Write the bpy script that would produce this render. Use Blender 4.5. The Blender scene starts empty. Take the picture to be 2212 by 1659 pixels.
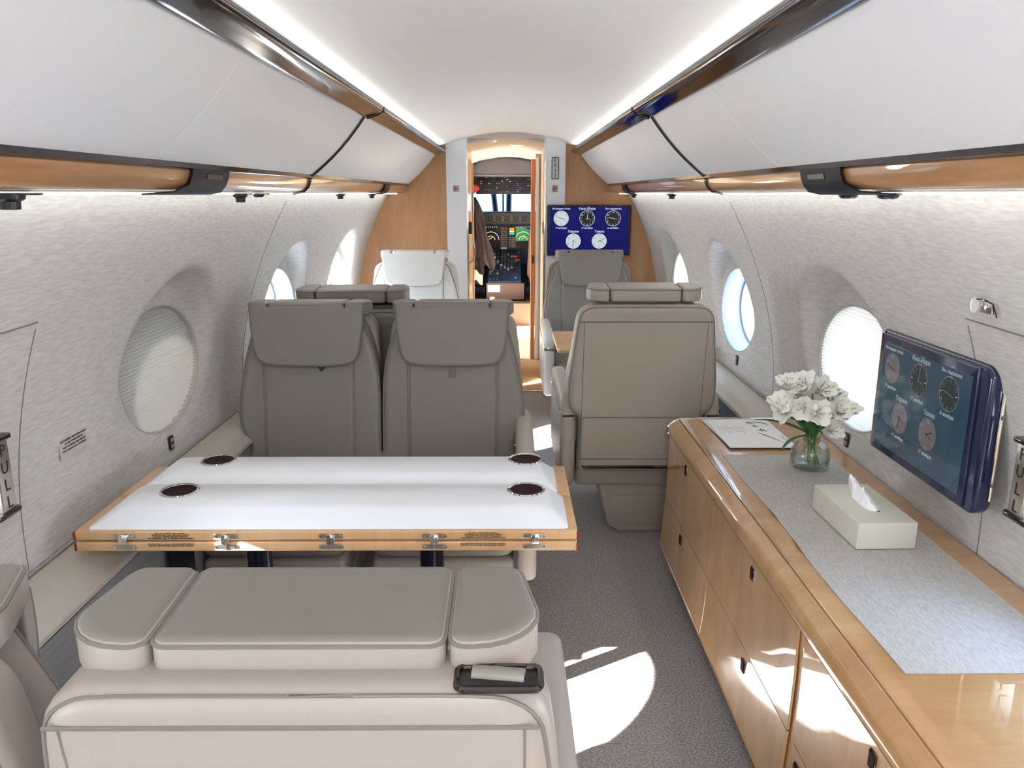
import bpy, bmesh, math, random
from mathutils import Vector, Matrix
random.seed(7)
S = bpy.context.scene
COL = S.collection
PI = math.pi

# ------------------------------------------------------------------ camera, world, sun, exposure
cd = bpy.data.cameras.new('camera'); cam = bpy.data.objects.new('camera', cd); COL.objects.link(cam)
cd.sensor_width = 36; cd.lens = 36 * 1700 / 2212; cd.clip_start = 0.02; cd.clip_end = 500
cam.location = (0, 0, 1.45)
cam.rotation_euler = (PI / 2 - math.atan(411 / 1700), 0, -math.atan(8 / 1700))
S.camera = cam
S.view_settings.view_transform = 'Standard'
S.view_settings.look = 'None'
S.view_settings.gamma = 1
S.view_settings.use_curve_mapping = False
S.view_settings.exposure = 0.95

w = bpy.data.worlds.new('daylight'); S.world = w; w.use_nodes = True
nt = w.node_tree; nt.nodes.clear()
wo = nt.nodes.new('ShaderNodeOutputWorld'); bg = nt.nodes.new('ShaderNodeBackground')
tc = nt.nodes.new('ShaderNodeTexCoord'); sx = nt.nodes.new('ShaderNodeSeparateXYZ'); rp = nt.nodes.new('ShaderNodeValToRGB')
mr = nt.nodes.new('ShaderNodeMapRange'); mr.inputs['From Min'].default_value = -0.3; mr.inputs['From Max'].default_value = 0.6
nt.links.new(tc.outputs['Generated'], sx.inputs[0]); nt.links.new(sx.outputs['Z'], mr.inputs['Value'])
nt.links.new(mr.outputs[0], rp.inputs[0]); nt.links.new(rp.outputs[0], bg.inputs[0]); nt.links.new(bg.outputs[0], wo.inputs[0])
e = rp.color_ramp.elements
e[0].position = 0.0; e[0].color = (0.60, 0.62, 0.64, 1)
e[1].position = 1.0; e[1].color = (0.42, 0.66, 1.0, 1)
m1 = e.new(0.36); m1.color = (0.88, 0.94, 1.0, 1)
bg.inputs[1].default_value = 9.0

sd = bpy.data.lights.new('sun', 'SUN'); sun = bpy.data.objects.new('sun', sd); COL.objects.link(sun)
sd.energy = 52; sd.angle = math.radians(0.6); sd.color = (1.0, 0.95, 0.88)
sun.rotation_euler = Vector((1.42, 0.84, -0.90)).to_track_quat('-Z', 'Y').to_euler()
sun.location = (-6, -3, 5)

def area(name, loc, sx_, sy_, energy, direction, color=(1, 1, 1)):
    ld = bpy.data.lights.new(name, 'AREA'); ld.shape = 'RECTANGLE'; ld.size = sx_; ld.size_y = sy_
    ld.energy = energy; ld.color = color
    o = bpy.data.objects.new(name, ld); COL.objects.link(o); o.location = loc
    d = Vector(direction)
    o.rotation_euler = d.to_track_quat('-Z', 'Y').to_euler()
    return o
# LED wash strips: in the ceiling coves above the dark trims and under the overhead bins
COVE = 3.2; WASH = 2.4
for s in (-1, 1):
    ld = area('cove_lamp', (s * 0.470, 1.5, 1.757), 0.02, 8.4, COVE, (-s * 0.7, 0, 1.0), (1.0, 0.98, 0.94))
    ld.rotation_euler = (0, PI - s * 0.9, 0)
    ld = area('wall_wash_lamp', (s * 0.83, 1.5, 1.447), 0.03, 8.4, WASH, (s * 0.3, 0, -1.0), (1.0, 0.99, 0.95))
    ld.rotation_euler = (0, -s * 0.35, 0)

for y in (-0.75, -2.0):          # two fill lamps added behind the camera to brighten the cabin
    area('added_fill_lamp', (0, y, 1.868), 0.22, 0.7, 12, (0, 0, -1), (1.0, 0.98, 0.95))

# ------------------------------------------------------------------ materials
def node_mat(name):
    m = bpy.data.materials.new(name); m.use_nodes = True
    return m, m.node_tree, m.node_tree.nodes['Principled BSDF']
def mat(name, col, rough=0.5, metal=0.0, coat=0.0, var=None, bump=None, emit=None, spec=None):
    """var=(colour2, scale vector, detail, low, high); bump=(scale vector, strength, distance)"""
    m, t, b = node_mat(name)
    b.inputs['Base Color'].default_value = (*col, 1); b.inputs['Roughness'].default_value = rough
    b.inputs['Metallic'].default_value = metal; b.inputs['Coat Weight'].default_value = coat
    b.inputs['Coat Roughness'].default_value = 0.03
    if spec is not None: b.inputs['Specular IOR Level'].default_value = spec
    if emit:
        b.inputs['Emission Color'].default_value = (*emit[0], 1); b.inputs['Emission Strength'].default_value = emit[1]
    tcn = None
    def noise(scale, detail):
        nonlocal tcn
        if tcn is None: tcn = t.nodes.new('ShaderNodeTexCoord')
        mp = t.nodes.new('ShaderNodeMapping'); mp.inputs['Scale'].default_value = scale
        n = t.nodes.new('ShaderNodeTexNoise'); n.inputs['Scale'].default_value = 1; n.inputs['Detail'].default_value = detail
        t.links.new(tcn.outputs['Object'], mp.inputs[0]); t.links.new(mp.outputs[0], n.inputs[0])
        return n
    if var:
        n = noise(var[1], var[2]); r = t.nodes.new('ShaderNodeValToRGB')
        r.color_ramp.elements[0].position = var[3]; r.color_ramp.elements[0].color = (*col, 1)
        r.color_ramp.elements[1].position = var[4]; r.color_ramp.elements[1].color = (*var[0], 1)
        t.links.new(n.outputs[0], r.inputs[0]); t.links.new(r.outputs[0], b.inputs['Base Color'])
    if bump:
        n = noise(bump[0], 3); bu = t.nodes.new('ShaderNodeBump'); bu.inputs['Strength'].default_value = bump[1]
        bu.inputs['Distance'].default_value = bump[2]
        t.links.new(n.outputs[0], bu.inputs['Height']); t.links.new(bu.outputs[0], b.inputs['Normal'])
    return m
def wood(name, c1, c2, scale, rough=0.3, coat=0.8, fine=60, fig=True):
    m, t, b = node_mat(name)
    tcn = t.nodes.new('ShaderNodeTexCoord'); mp = t.nodes.new('ShaderNodeMapping'); mp.inputs['Scale'].default_value = scale
    n = t.nodes.new('ShaderNodeTexNoise'); n.inputs['Scale'].default_value = 1; n.inputs['Detail'].default_value = 5; n.inputs['Distortion'].default_value = 0.6
    r = t.nodes.new('ShaderNodeValToRGB'); r.color_ramp.elements[0].position = 0.3; r.color_ramp.elements[0].color = (*c1, 1)
    r.color_ramp.elements[1].position = 0.7; r.color_ramp.elements[1].color = (*c2, 1)
    t.links.new(tcn.outputs['Object'], mp.inputs[0]); t.links.new(mp.outputs[0], n.inputs[0]); t.links.new(n.outputs[0], r.inputs[0])
    mp2 = t.nodes.new('ShaderNodeMapping'); mp2.inputs['Scale'].default_value = [s * 7 for s in scale]
    n2 = t.nodes.new('ShaderNodeTexNoise'); n2.inputs['Scale'].default_value = 1; n2.inputs['Detail'].default_value = 4
    t.links.new(tcn.outputs['Object'], mp2.inputs[0]); t.links.new(mp2.outputs[0], n2.inputs[0])
    mx = t.nodes.new('ShaderNodeMix'); mx.data_type = 'RGBA'; mx.blend_type = 'MULTIPLY'; mx.inputs['Factor'].default_value = 0.22
    t.links.new(r.outputs[0], mx.inputs['A']); t.links.new(n2.outputs[0], mx.inputs['B']); t.links.new(mx.outputs['Result'], b.inputs['Base Color'])
    b.inputs['Roughness'].default_value = rough; b.inputs['Coat Weight'].default_value = coat; b.inputs['Coat Roughness'].default_value = 0.015; b.inputs['Coat IOR'].default_value = 1.7
    return m

M = {}
M['reveal'] = mat('blue_grey_reveal', (0.30, 0.34, 0.40), 0.5)
M['housing'] = mat('dark_housing_plastic', (0.012, 0.014, 0.022), 0.5, spec=0.25)
M['liner'] = mat('window_liner', (0.45, 0.44, 0.42), 0.6)
M['leather'] = mat('cream_leather', (0.40, 0.36, 0.31), 0.42, bump=((420, 420, 420), 0.12, 0.001))
M['leather_grey'] = mat('taupe_leather', (0.25, 0.235, 0.21), 0.40, bump=((420, 420, 420), 0.12, 0.001))
M['piping'] = mat('leather_piping', (0.20, 0.185, 0.165), 0.5)
M['arm'] = mat('arm_leather', (0.50, 0.46, 0.395), 0.4, bump=((420, 420, 420), 0.1, 0.001))
M['pale_leather'] = mat('pale_and_sunlit_leather', (0.72, 0.71, 0.68), 0.4, bump=((420, 420, 420), 0.1, 0.001))  # pale arms; on the front left seat it stands in for sun bounce
M['wall'] = mat('woven_wall_cloth', (0.54, 0.52, 0.50), 0.85, var=((0.68, 0.665, 0.645), (24, 24, 190), 4, 0.30, 0.70), bump=((24, 24, 300), 0.05, 0.0005))
M['white'] = mat('white_panel', (0.88, 0.89, 0.93), 0.42)
M['ceiling'] = mat('white_headliner', (0.88, 0.88, 0.86), 0.6)
M['chrome'] = mat('polished_chrome', (0.75, 0.74, 0.73), 0.08, 1.0)
M['smoke'] = mat('smoked_chrome', (0.12, 0.105, 0.105), 0.07, 1.0)
M['brushed'] = mat('brushed_nickel', (0.55, 0.52, 0.46), 0.3, 1.0)
M['black'] = mat('black_plastic', (0.012, 0.012, 0.016), 0.3)
M['navy'] = mat('dark_navy_gloss', (0.008, 0.016, 0.06), 0.12, coat=0.6)
M['post'] = mat('dark_post', (0.008, 0.008, 0.02), 0.2)
M['carpet'] = mat('grey_woven_carpet', (0.23, 0.22, 0.22), 0.95, var=((0.52, 0.505, 0.50), (150, 190, 10), 4, 0.35, 0.65), bump=((240, 260, 10), 0.6, 0.004))
M['wood'] = wood('figured_maple_lacquer', (0.50, 0.262, 0.10), (0.66, 0.39, 0.18), (2, 9, 3), coat=1.0)
M['wood_bulkhead'] = wood('vertical_grain_maple', (0.54, 0.275, 0.115), (0.67, 0.37, 0.18), (9, 2, 1.6), rough=0.4, coat=0.2)
M['wood_valance'] = wood('valance_maple', (0.48, 0.22, 0.08), (0.68, 0.37, 0.17), (18, 1.6, 18), rough=0.3, coat=0.8)
M['wood_edge'] = wood('table_edge_maple', (0.74, 0.42, 0.20), (0.80, 0.50, 0.27), (14, 3, 2), rough=0.4, coat=0.3)
M['wood_orange'] = wood('door_edge_cherry', (0.62, 0.20, 0.07), (0.72, 0.28, 0.11), (9, 9, 1), rough=0.4, coat=0.2)
M['dado'] = mat('grey_dado_cloth', (0.25, 0.25, 0.255), 0.8, var=((0.31, 0.31, 0.315), (20, 6, 200), 4, 0.3, 0.7))
M['cream'] = mat('cream_laminate', (0.74, 0.66, 0.52), 0.5)
M['vest'] = mat('vestibule_liner', (0.62, 0.53, 0.47), 0.6)
M['runner'] = mat('woven_table_runner', (0.40, 0.375, 0.345), 0.8, var=((0.53, 0.505, 0.48), (260, 60, 10), 3, 0.3, 0.7), bump=((500, 500, 10), 0.3, 0.001))
M['paper'] = mat('paper_sheet', (0.80, 0.78, 0.78), 0.6)
M['tissuebox'] = mat('ivory_leatherette', (0.66, 0.65, 0.56), 0.45, bump=((600, 600, 600), 0.2, 0.0006))
M['tissue'] = mat('tissue_paper', (0.92, 0.92, 0.95), 0.8)
M['ink'] = mat('black_ink', (0.02, 0.02, 0.02), 0.6)
M['ink_grey'] = mat('grey_ink', (0.30, 0.29, 0.29), 0.6)
M['ink_red'] = mat('red_pen_ink', (0.45, 0.12, 0.10), 0.6)
M['stem'] = mat('green_stem', (0.10, 0.26, 0.05), 0.45)
M['leaf'] = mat('green_leaf', (0.03, 0.11, 0.03), 0.4, var=((0.06, 0.19, 0.05), (60, 60, 60), 2, 0.3, 0.7))
M['petal'] = mat('white_petal', (0.86, 0.86, 0.80), 0.5, var=((0.90, 0.90, 0.86), (40, 40, 40), 2, 0.3, 0.7))
M['tip'] = mat('green_petal_tip', (0.55, 0.66, 0.32), 0.5)
M['stamen'] = mat('dark_stamen', (0.12, 0.10, 0.03), 0.5)
M['red'] = mat('red_plastic', (0.5, 0.02, 0.03), 0.4)
M['plate'] = mat('grey_switch_plate', (0.42, 0.38, 0.38), 0.4, 0.4)
M['brown'] = mat('brown_carpet', (0.24, 0.135, 0.095), 0.9, bump=((200, 200, 200), 0.4, 0.003))
M['brown2'] = mat('brown_box_lining', (0.13, 0.085, 0.07), 0.8)
M['tan'] = mat('ribbed_tan_mat', (0.50, 0.33, 0.17), 0.9, bump=((30, 300, 10), 0.5, 0.003))
M['cockpit'] = mat('cockpit_grey', (0.12, 0.12, 0.14), 0.5)
M['cockpit_blue'] = mat('cockpit_blue_grey', (0.035, 0.07, 0.17), 0.45)
M['panel'] = mat('overhead_panel_grey', (0.075, 0.075, 0.10), 0.5)
M['coat'] = mat('dark_uniform_cloth', (0.025, 0.018, 0.022), 0.7, var=((0.055, 0.036, 0.034), (14, 14, 5), 4, 0.35, 0.65))
M['yellow'] = mat('yellow_ground_equipment', (0.85, 0.75, 0.02), 0.5)
M['label'] = mat('cream_label', (0.75, 0.65, 0.55), 0.6)
M['clear'] = mat('dark_cup_well', (0.02, 0.004, 0.007), 0.6, spec=0.15)
M['lamp'] = mat('lit_lamp', (1, 1, 1), 0.5, emit=((1.0, 0.95, 0.85), 14))
M['strip'] = mat('lit_led_strip', (1, 1, 1), 0.5, emit=((1.0, 0.98, 0.86), 2.0))

def glass(name, col=(1, 1, 1), rough=0.0, f=0.06):
    m, t, b = node_mat(name); t.nodes.remove(b); out = t.nodes['Material Output']
    tr = t.nodes.new('ShaderNodeBsdfTransparent'); tr.inputs[0].default_value = (*col, 1)
    gl = t.nodes.new('ShaderNodeBsdfGlossy'); gl.inputs['Roughness'].default_value = rough
    lw = t.nodes.new('ShaderNodeLayerWeight'); lw.inputs[0].default_value = 0.25; mx = t.nodes.new('ShaderNodeMixShader')
    mm = t.nodes.new('ShaderNodeMath'); mm.operation = 'MULTIPLY_ADD'; mm.inputs[1].default_value = 0.5; mm.inputs[2].default_value = f
    t.links.new(lw.outputs['Fresnel'], mm.inputs[0]); t.links.new(mm.outputs[0], mx.inputs[0])
    t.links.new(tr.outputs[0], mx.inputs[1]); t.links.new(gl.outputs[0], mx.inputs[2]); t.links.new(mx.outputs[0], out.inputs[0])
    return m
M['pane'] = glass('window_pane', (0.96, 0.98, 1.0), f=0.0)
M['vase'] = glass('vase_glass', (0.93, 0.96, 0.95), f=0.05)
M['water'] = glass('water', (0.97, 0.98, 0.98), f=0.03)
M['acrylic'] = glass('clear_acrylic', (0.9, 0.9, 0.9), 0.25, f=0.04)
def shade_mat(name, col, trans):
    m, t, b = node_mat(name); out = t.nodes['Material Output']
    b.inputs['Base Color'].default_value = (*col, 1); b.inputs['Roughness'].default_value = 0.8
    tl = t.nodes.new('ShaderNodeBsdfTranslucent'); tl.inputs[0].default_value = (*col, 1)
    mx = t.nodes.new('ShaderNodeMixShader'); mx.inputs[0].default_value = trans
    t.links.new(b.outputs[0], mx.inputs[1]); t.links.new(tl.outputs[0], mx.inputs[2]); t.links.new(mx.outputs[0], out.inputs[0])
    return m
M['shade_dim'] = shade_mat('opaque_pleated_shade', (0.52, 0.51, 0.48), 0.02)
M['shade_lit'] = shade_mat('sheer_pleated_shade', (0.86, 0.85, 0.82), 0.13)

# ------------------------------------------------------------------ mesh helpers
def finish(bm, name, m, parent=None, smooth=True, angle=40):
    me = bpy.data.meshes.new(name)
    bmesh.ops.recalc_face_normals(bm, faces=bm.faces)
    bm.to_mesh(me); bm.free()
    for mm in (m if isinstance(m, (list, tuple)) else [m]): me.materials.append(mm)
    if smooth:
        me.polygons.foreach_set('use_smooth', [True] * len(me.polygons))
        try: me.set_sharp_from_angle(angle=math.radians(angle))
        except Exception: pass
    o = bpy.data.objects.new(name, me); COL.objects.link(o)
    if parent: o.parent = parent
    return o
def thing(name, label, cat, loc=(0, 0, 0), rotz=0, group=None):
    o = bpy.data.objects.new(name, None); COL.objects.link(o); o.empty_display_size = 0.05
    o.location = loc; o.rotation_euler = (0, 0, rotz); o['label'] = label; o['category'] = cat
    if group: o['group'] = group
    return o
def tag(o, label, cat, group=None):
    o['label'] = label; o['category'] = cat
    if group: o['group'] = group
    return o
def struct(o):
    o['kind'] = 'structure'; return o
def add_box(bm, x0, x1, y0, y1, z0, z1, bev=0.0, seg=2, mi=0):
    r = bmesh.ops.create_cube(bm, size=1.0)
    vs = r['verts']
    for v in vs:
        v.co = Vector(((x0 + x1) / 2 + v.co.x * (x1 - x0), (y0 + y1) / 2 + v.co.y * (y1 - y0), (z0 + z1) / 2 + v.co.z * (z1 - z0)))
    fs = list({f for v in vs for f in v.link_faces}); es = list({e_ for v in vs for e_ in v.link_edges})
    for f in fs: f.material_index = mi
    if bev > 0:
        bv = bmesh.ops.bevel(bm, geom=es, offset=bev, segments=seg, profile=0.5, affect='EDGES')
        for f in bv['faces']: f.material_index = mi
        vs = list({v for f in bv['faces'] for v in f.verts} | {v for v in vs if v.is_valid})
    return vs
def box(name, b, m, parent=None, bev=0.0, seg=2, smooth=True):
    bm = bmesh.new(); add_box(bm, *b, bev, seg); return finish(bm, name, m, parent, smooth)
def add_tube(bm, path, r, n=8, closed=False, mi=0, caps=True):
    P = [Vector(p) for p in path]; rings = []; k = len(P)
    rr = r if isinstance(r, (list, tuple)) else [r] * k
    up = None
    for i in range(k):
        if closed: d = P[(i + 1) % k] - P[i - 1]
        else: d = P[min(i + 1, k - 1)] - P[max(i - 1, 0)]
        if d.length < 1e-9: d = Vector((0, 0, 1))
        d.normalize()
        if up is None: up = Vector((0, 0, 1)) if abs(d.z) < 0.9 else Vector((1, 0, 0))
        a = up - d * up.dot(d)
        if a.length < 1e-6: a = d.orthogonal()
        a.normalize(); up = a
        b = d.cross(a)
        rings.append([bm.verts.new(P[i] + (a * math.cos(2 * PI * j / n) + b * math.sin(2 * PI * j / n)) * rr[i]) for j in range(n)])
    for i in range(k if closed else k - 1):
        A, B = rings[i], rings[(i + 1) % k]
        for j in range(n):
            f = bm.faces.new((A[j], A[(j + 1) % n], B[(j + 1) % n], B[j])); f.material_index = mi
    if caps and not closed:
        for R_ in (rings[0][::-1], rings[-1]):
            f = bm.faces.new(R_); f.material_index = mi
def add_lathe(bm, prof, c=(0, 0, 0), n=32, mi=0, axis='z', cap=False, sxy=(1, 1)):
    rings = []
    for (r, h) in prof:
        R_ = []
        for j in range(n):
            a = 2 * PI * j / n; u, v = r * math.cos(a) * sxy[0], r * math.sin(a) * sxy[1]
            p = (u, v, h) if axis == 'z' else ((h, u, v) if axis == 'x' else (u, h, v))
            R_.append(bm.verts.new((c[0] + p[0], c[1] + p[1], c[2] + p[2])))
        rings.append(R_)
    for A, B in zip(rings, rings[1:]):
        for j in range(n):
            f = bm.faces.new((A[j], A[(j + 1) % n], B[(j + 1) % n], B[j])); f.material_index = mi
    if cap:
        for R_ in (rings[0][::-1], rings[-1]):
            if (R_[0].co - R_[n // 2].co).length > 1e-6: bm.faces.new(R_).material_index = mi
def smooth_poly(pts, sub=5):
    """closed Catmull-Rom through pts; a point given as (x, y, 1) stays a corner"""
    n = len(pts); out = []
    for i in range(n):
        p0, p1, p2, p3 = pts[i - 1], pts[i], pts[(i + 1) % n], pts[(i + 2) % n]
        if len(p1) > 2 and len(p2) > 2:
            out.append((p1[0], p1[1])); continue
        if len(p1) > 2: p0 = (2 * p1[0] - p2[0], 2 * p1[1] - p2[1])
        if len(p2) > 2: p3 = (2 * p2[0] - p1[0], 2 * p2[1] - p1[1])
        for k in range(sub):
            t = k / sub
            out.append(tuple(0.5 * ((2 * p1[q]) + (-p0[q] + p2[q]) * t + (2 * p0[q] - 5 * p1[q] + 4 * p2[q] - p3[q]) * t * t + (-p0[q] + 3 * p1[q] - 3 * p2[q] + p3[q]) * t ** 3) for q in (0, 1)))
    return out
def rrect(x0, x1, y0, y1, r, n=5):
    rs = r if isinstance(r, (list, tuple)) else [r] * 4   # corners: (x1,y0),(x1,y1),(x0,y1),(x0,y0)
    out = []
    for (cx, cy, a0), q in zip(((x1, y0, -PI / 2), (x1, y1, 0), (x0, y1, PI / 2), (x0, y0, PI)), rs):
        sx_ = -1 if cx == x1 else 1; sy_ = 1 if cy == y0 else -1
        ox, oy = cx + sx_ * q, cy + sy_ * q
        for k in range(n + 1):
            a = a0 + PI / 2 * k / n
            out.append((ox + q * math.cos(a), oy + q * math.sin(a)))
    return out
def inset_poly(pts, d):
    n = len(pts); area_ = sum(pts[i][0] * pts[(i + 1) % n][1] - pts[(i + 1) % n][0] * pts[i][1] for i in range(n))
    sg = 1 if area_ > 0 else -1; out = []
    for i in range(n):
        ax, ay = pts[i][0] - pts[i - 1][0], pts[i][1] - pts[i - 1][1]
        bx, by = pts[(i + 1) % n][0] - pts[i][0], pts[(i + 1) % n][1] - pts[i][1]
        la = math.hypot(ax, ay) or 1e-9; lb = math.hypot(bx, by) or 1e-9
        nx, ny = -(ay / la + by / lb) * sg, (ax / la + bx / lb) * sg
        l = math.hypot(nx, ny) or 1e-9
        k = min(1.6, 2 / l / l * l)   # mitre
        out.append((pts[i][0] + nx / l * d * k, pts[i][1] + ny / l * d * k))
    return out
def add_pad(bm, pts, d0, d1, r, mp=lambda u, v, d: (u, d, v), n=4, dome0=0.0, dome1=0.0, mi=0):
    """outline pts extruded from depth d0 to d1 with rounded rims of radius r (r or (r0, r1)); dome pushes the faces out"""
    r0, r1 = r if isinstance(r, (list, tuple)) else (r, r)
    rings = []
    def nonlocal_rings(): return rings
    cx = sum(p[0] for p in pts) / len(pts); cy = sum(p[1] for p in pts) / len(pts)
    def ring(P, d): nonlocal_rings().append([bm.verts.new(mp(p[0], p[1], d)) for p in P])
    sgn = 1 if d1 > d0 else -1
    if dome0:
        P0 = inset_poly(pts, r0)
        for k in (0.15, 0.4, 0.7, 0.88):
            ring([(cx + (p[0] - cx) * k, cy + (p[1] - cy) * k) for p in P0], d0 - sgn * dome0 * (1 - k * k))
    for k in range(n + 1):
        a = PI / 2 * k / n; ring(inset_poly(pts, r0 * (1 - math.sin(a))), d0 + sgn * r0 * (1 - math.cos(a)))
    for k in range(n + 1):
        a = PI / 2 * k / n; ring(inset_poly(pts, r1 * (1 - math.cos(a))), d1 - sgn * r1 * (1 - math.sin(a)))
    if dome1:
        P0 = inset_poly(pts, r1)
        for k in (0.88, 0.7, 0.4, 0.15):
            ring([(cx + (p[0] - cx) * k, cy + (p[1] - cy) * k) for p in P0], d1 + sgn * dome1 * (1 - k * k))
    if not dome0 and r0 > 0.003:
        q_ = rings; rings = []; ring(inset_poly(pts, r0 + 0.0015), d0); rings = rings + q_
    if not dome1 and r1 > 0.003: ring(inset_poly(pts, r1 + 0.0015), d1)
    m_ = len(pts)
    for A, B in zip(rings, rings[1:]):
        for j in range(m_):
            try: bm.faces.new((A[j], A[(j + 1) % m_], B[(j + 1) % m_], B[j])).material_index = mi
            except ValueError: pass
    bm.faces.new(rings[0][::-1]).material_index = mi; bm.faces.new(rings[-1]).material_index = mi
def pad(name, pts, d0, d1, r, m, parent=None, mp=lambda u, v, d: (u, d, v), **k):
    bm = bmesh.new(); add_pad(bm, pts, d0, d1, r, mp, **k); return finish(bm, name, m, parent)
def sheet(name, rows, m, parent=None, thick=0.0):
    bm = bmesh.new(); R_ = [[bm.verts.new(p) for p in r] for r in rows]
    for a, b in zip(R_, R_[1:]):
        for j in range(len(a) - 1): bm.faces.new((a[j], a[j + 1], b[j + 1], b[j]))
    if thick:
        bmesh.ops.recalc_face_normals(bm, faces=bm.faces)
        bmesh.ops.solidify(bm, geom=bm.faces[:], thickness=thick)
    return finish(bm, name, m, parent)
def lerp_prof(P, n=6):
    out = []
    for a, b in zip(P, P[1:]):
        for k in range(n): out.append((a[0] + (b[0] - a[0]) * k / n, a[1] + (b[1] - a[1]) * k / n))
    return out + [P[-1]]
def sorted_back(P):
    """the run of a closed outline that skips its front edge (v near the minimum)"""
    vm = min(p[1] for p in P); k = [p[1] > vm + 0.004 for p in P]; n = len(P)
    st = next(i for i in range(n) if k[i] and not k[i - 1]); out = []
    for j in range(n):
        if k[(st + j) % n]: out.append(P[(st + j) % n])
    return out
def text_mesh(s, size, align='CENTER', ext=0.0003):
    cu = bpy.data.curves.new('lettering', 'FONT'); cu.body = s; cu.size = size; cu.align_x = align; cu.align_y = 'CENTER'
    cu.extrude = ext; cu.resolution_u = 2
    o = bpy.data.objects.new('lettering', cu); COL.objects.link(o)
    bpy.context.view_layer.update(); dg = bpy.context.evaluated_depsgraph_get()
    me = bpy.data.meshes.new_from_object(o.evaluated_get(dg)); bpy.data.objects.remove(o); bpy.data.curves.remove(cu)
    return me
def add_text(bm, s, size, mtx, mi=0, bold=0.0, align='CENTER'):
    me = text_mesh(s, size, align); me.transform(mtx)
    n0 = len(bm.faces); bm.from_mesh(me); bm.faces.ensure_lookup_table()
    for f in bm.faces[n0:]: f.material_index = mi
    bpy.data.meshes.remove(me)
FRONT = Matrix.Rotation(PI / 2, 4, 'X')        # text lying in XY -> standing in XZ, read from -Y

# ------------------------------------------------------------------ hull: walls, floor, ceiling
Y0, Y1 = -2.9, 5.85
def W(z): return 1.10 - 0.21 * ((z - 0.68) / 0.73) ** 2 if z > 0.68 else 1.10
WC, WA, WB = 0.905, 0.29, 0.20
WINY = [-2.40, -1.16, 0.02, 1.20, 2.47, 3.78, 5.06]
def wall_x(y, z):
    x = W(z)
    for wy in WINY:
        u, v = (y - wy) / 0.37, (z - WC - 0.035) / 0.295
        q = math.hypot(u, v)
        if q < 1:
            t = min(1, (1 - q) / 0.22); t = t * t * (3 - 2 * t)
            tgt = 1.105
            x = x + (tgt - x) * t + 0.005 * t
    return x
def build_wall(s, name):
    bm = bmesh.new(); st = 0.0125; ny = int((Y1 - Y0) / st); nz = 74
    zs = [0.598 + k * (1.52 - 0.598) / nz for k in range(nz + 1)]
    G = [[[Y0 + (Y1 - Y0) * i / ny, z] for z in zs] for i in range(ny + 1)]
    def inside(y, z):
        for wy in WINY:
            if ((y - wy) / WA) ** 2 + ((z - WC) / WB) ** 2 < 1: return wy
        return None
    keep = [[inside((G[i][j][0] + G[i + 1][j][0]) / 2, (zs[j] + zs[j + 1]) / 2) is None for j in range(nz)] for i in range(ny)]
    for i in range(1, ny):
        for j in range(1, nz):
            q = [keep[i - 1][j - 1], keep[i][j - 1], keep[i - 1][j], keep[i][j]]
            if any(q) and not all(q):
                y, z = G[i][j]; wy = min(WINY, key=lambda a: abs(a - y))
                a = math.atan2((z - WC) / WB, (y - wy) / WA)
                G[i][j] = [wy + WA * math.cos(a), WC + WB * math.sin(a)]
    V = {}
    def vert(i, j):
        if (i, j) not in V:
            y, z = G[i][j]; V[(i, j)] = bm.verts.new((s * wall_x(y, z), y, z))
        return V[(i, j)]
    for i in range(ny):
        for j in range(nz):
            if keep[i][j]: bm.faces.new((vert(i, j), vert(i + 1, j), vert(i + 1, j + 1), vert(i, j + 1)))
    return struct(finish(bm, name, M['wall']))
build_wall(-1, 'wall_left'); build_wall(1, 'wall_right')
# outer hull shell behind the lining keeps daylight out between lining and bins
def ext(name, prof, y0, y1, m, n=1, thick=0.0):
    return sheet(name, [[(x, y0 + (y1 - y0) * k / n, z) for (x, z) in prof] for k in range(n + 1)], m, thick=thick)
struct(box('floor', (-1.12, 1.12, Y0, 5.77, -0.04, 0.0), M['carpet']))
ceil = [(-0.58, 1.80), (-0.50, 1.792), (-0.455, 1.797), (-0.40, 1.818), (-0.30, 1.848), (-0.20, 1.868), (-0.10, 1.882), (0, 1.887)]
ceil = ceil + [(-x, z) for (x, z) in ceil[-2::-1]]
cs = []
for i in range(len(ceil) - 1):
    p0, p1, p2, p3 = ceil[max(0, i - 1)], ceil[i], ceil[i + 1], ceil[min(len(ceil) - 1, i + 2)]
    for k in range(4):
        t = k / 4
        cs.append(tuple(0.5 * ((2 * p1[q]) + (-p0[q] + p2[q]) * t + (2 * p0[q] - 5 * p1[q] + 4 * p2[q] - p3[q]) * t * t + (-p0[q] + 3 * p1[q] - 3 * p2[q] + p3[q]) * t ** 3) for q in (0, 1)))
cs.append(ceil[-1])
struct(ext('ceiling', cs, Y0, 5.85, M['ceiling'], 12, 0.012))
bm = bmesh.new()
for y in (1.55, 4.3):
    add_tube(bm, [(x, y, z - 0.0005) for (x, z) in cs[10:-10]], 0.0018, 6)
struct(finish(bm, 'trim_1', M['ceiling']))
for k, y in enumerate((-0.75, -2.0)):
    t = thing('ceiling_light', 'added unseen fill lamp with white frame over the rear aisle, %s' % ('nearer the middle of the cabin' if k == 0 else 'nearer the rear wall'), 'ceiling light', (0, y, 1.870))  # frame around each added fill lamp, out of view
    bm = bmesh.new()
    for b_ in ((-0.125, -0.112, -0.37, 0.37), (0.112, 0.125, -0.37, 0.37), (-0.125, 0.125, -0.37, -0.355), (-0.125, 0.125, 0.355, 0.37)): add_box(bm, *b_, -0.004, 0.012)
    finish(bm, 'light_frame', M['white'], t)
# rear bulkhead behind the camera
bm = bmesh.new(); add_box(bm, -1.12, 1.12, Y0 - 0.05, Y0, 0, 1.95); struct(finish(bm, 'wall_back', M['cream'], smooth=False))
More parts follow.
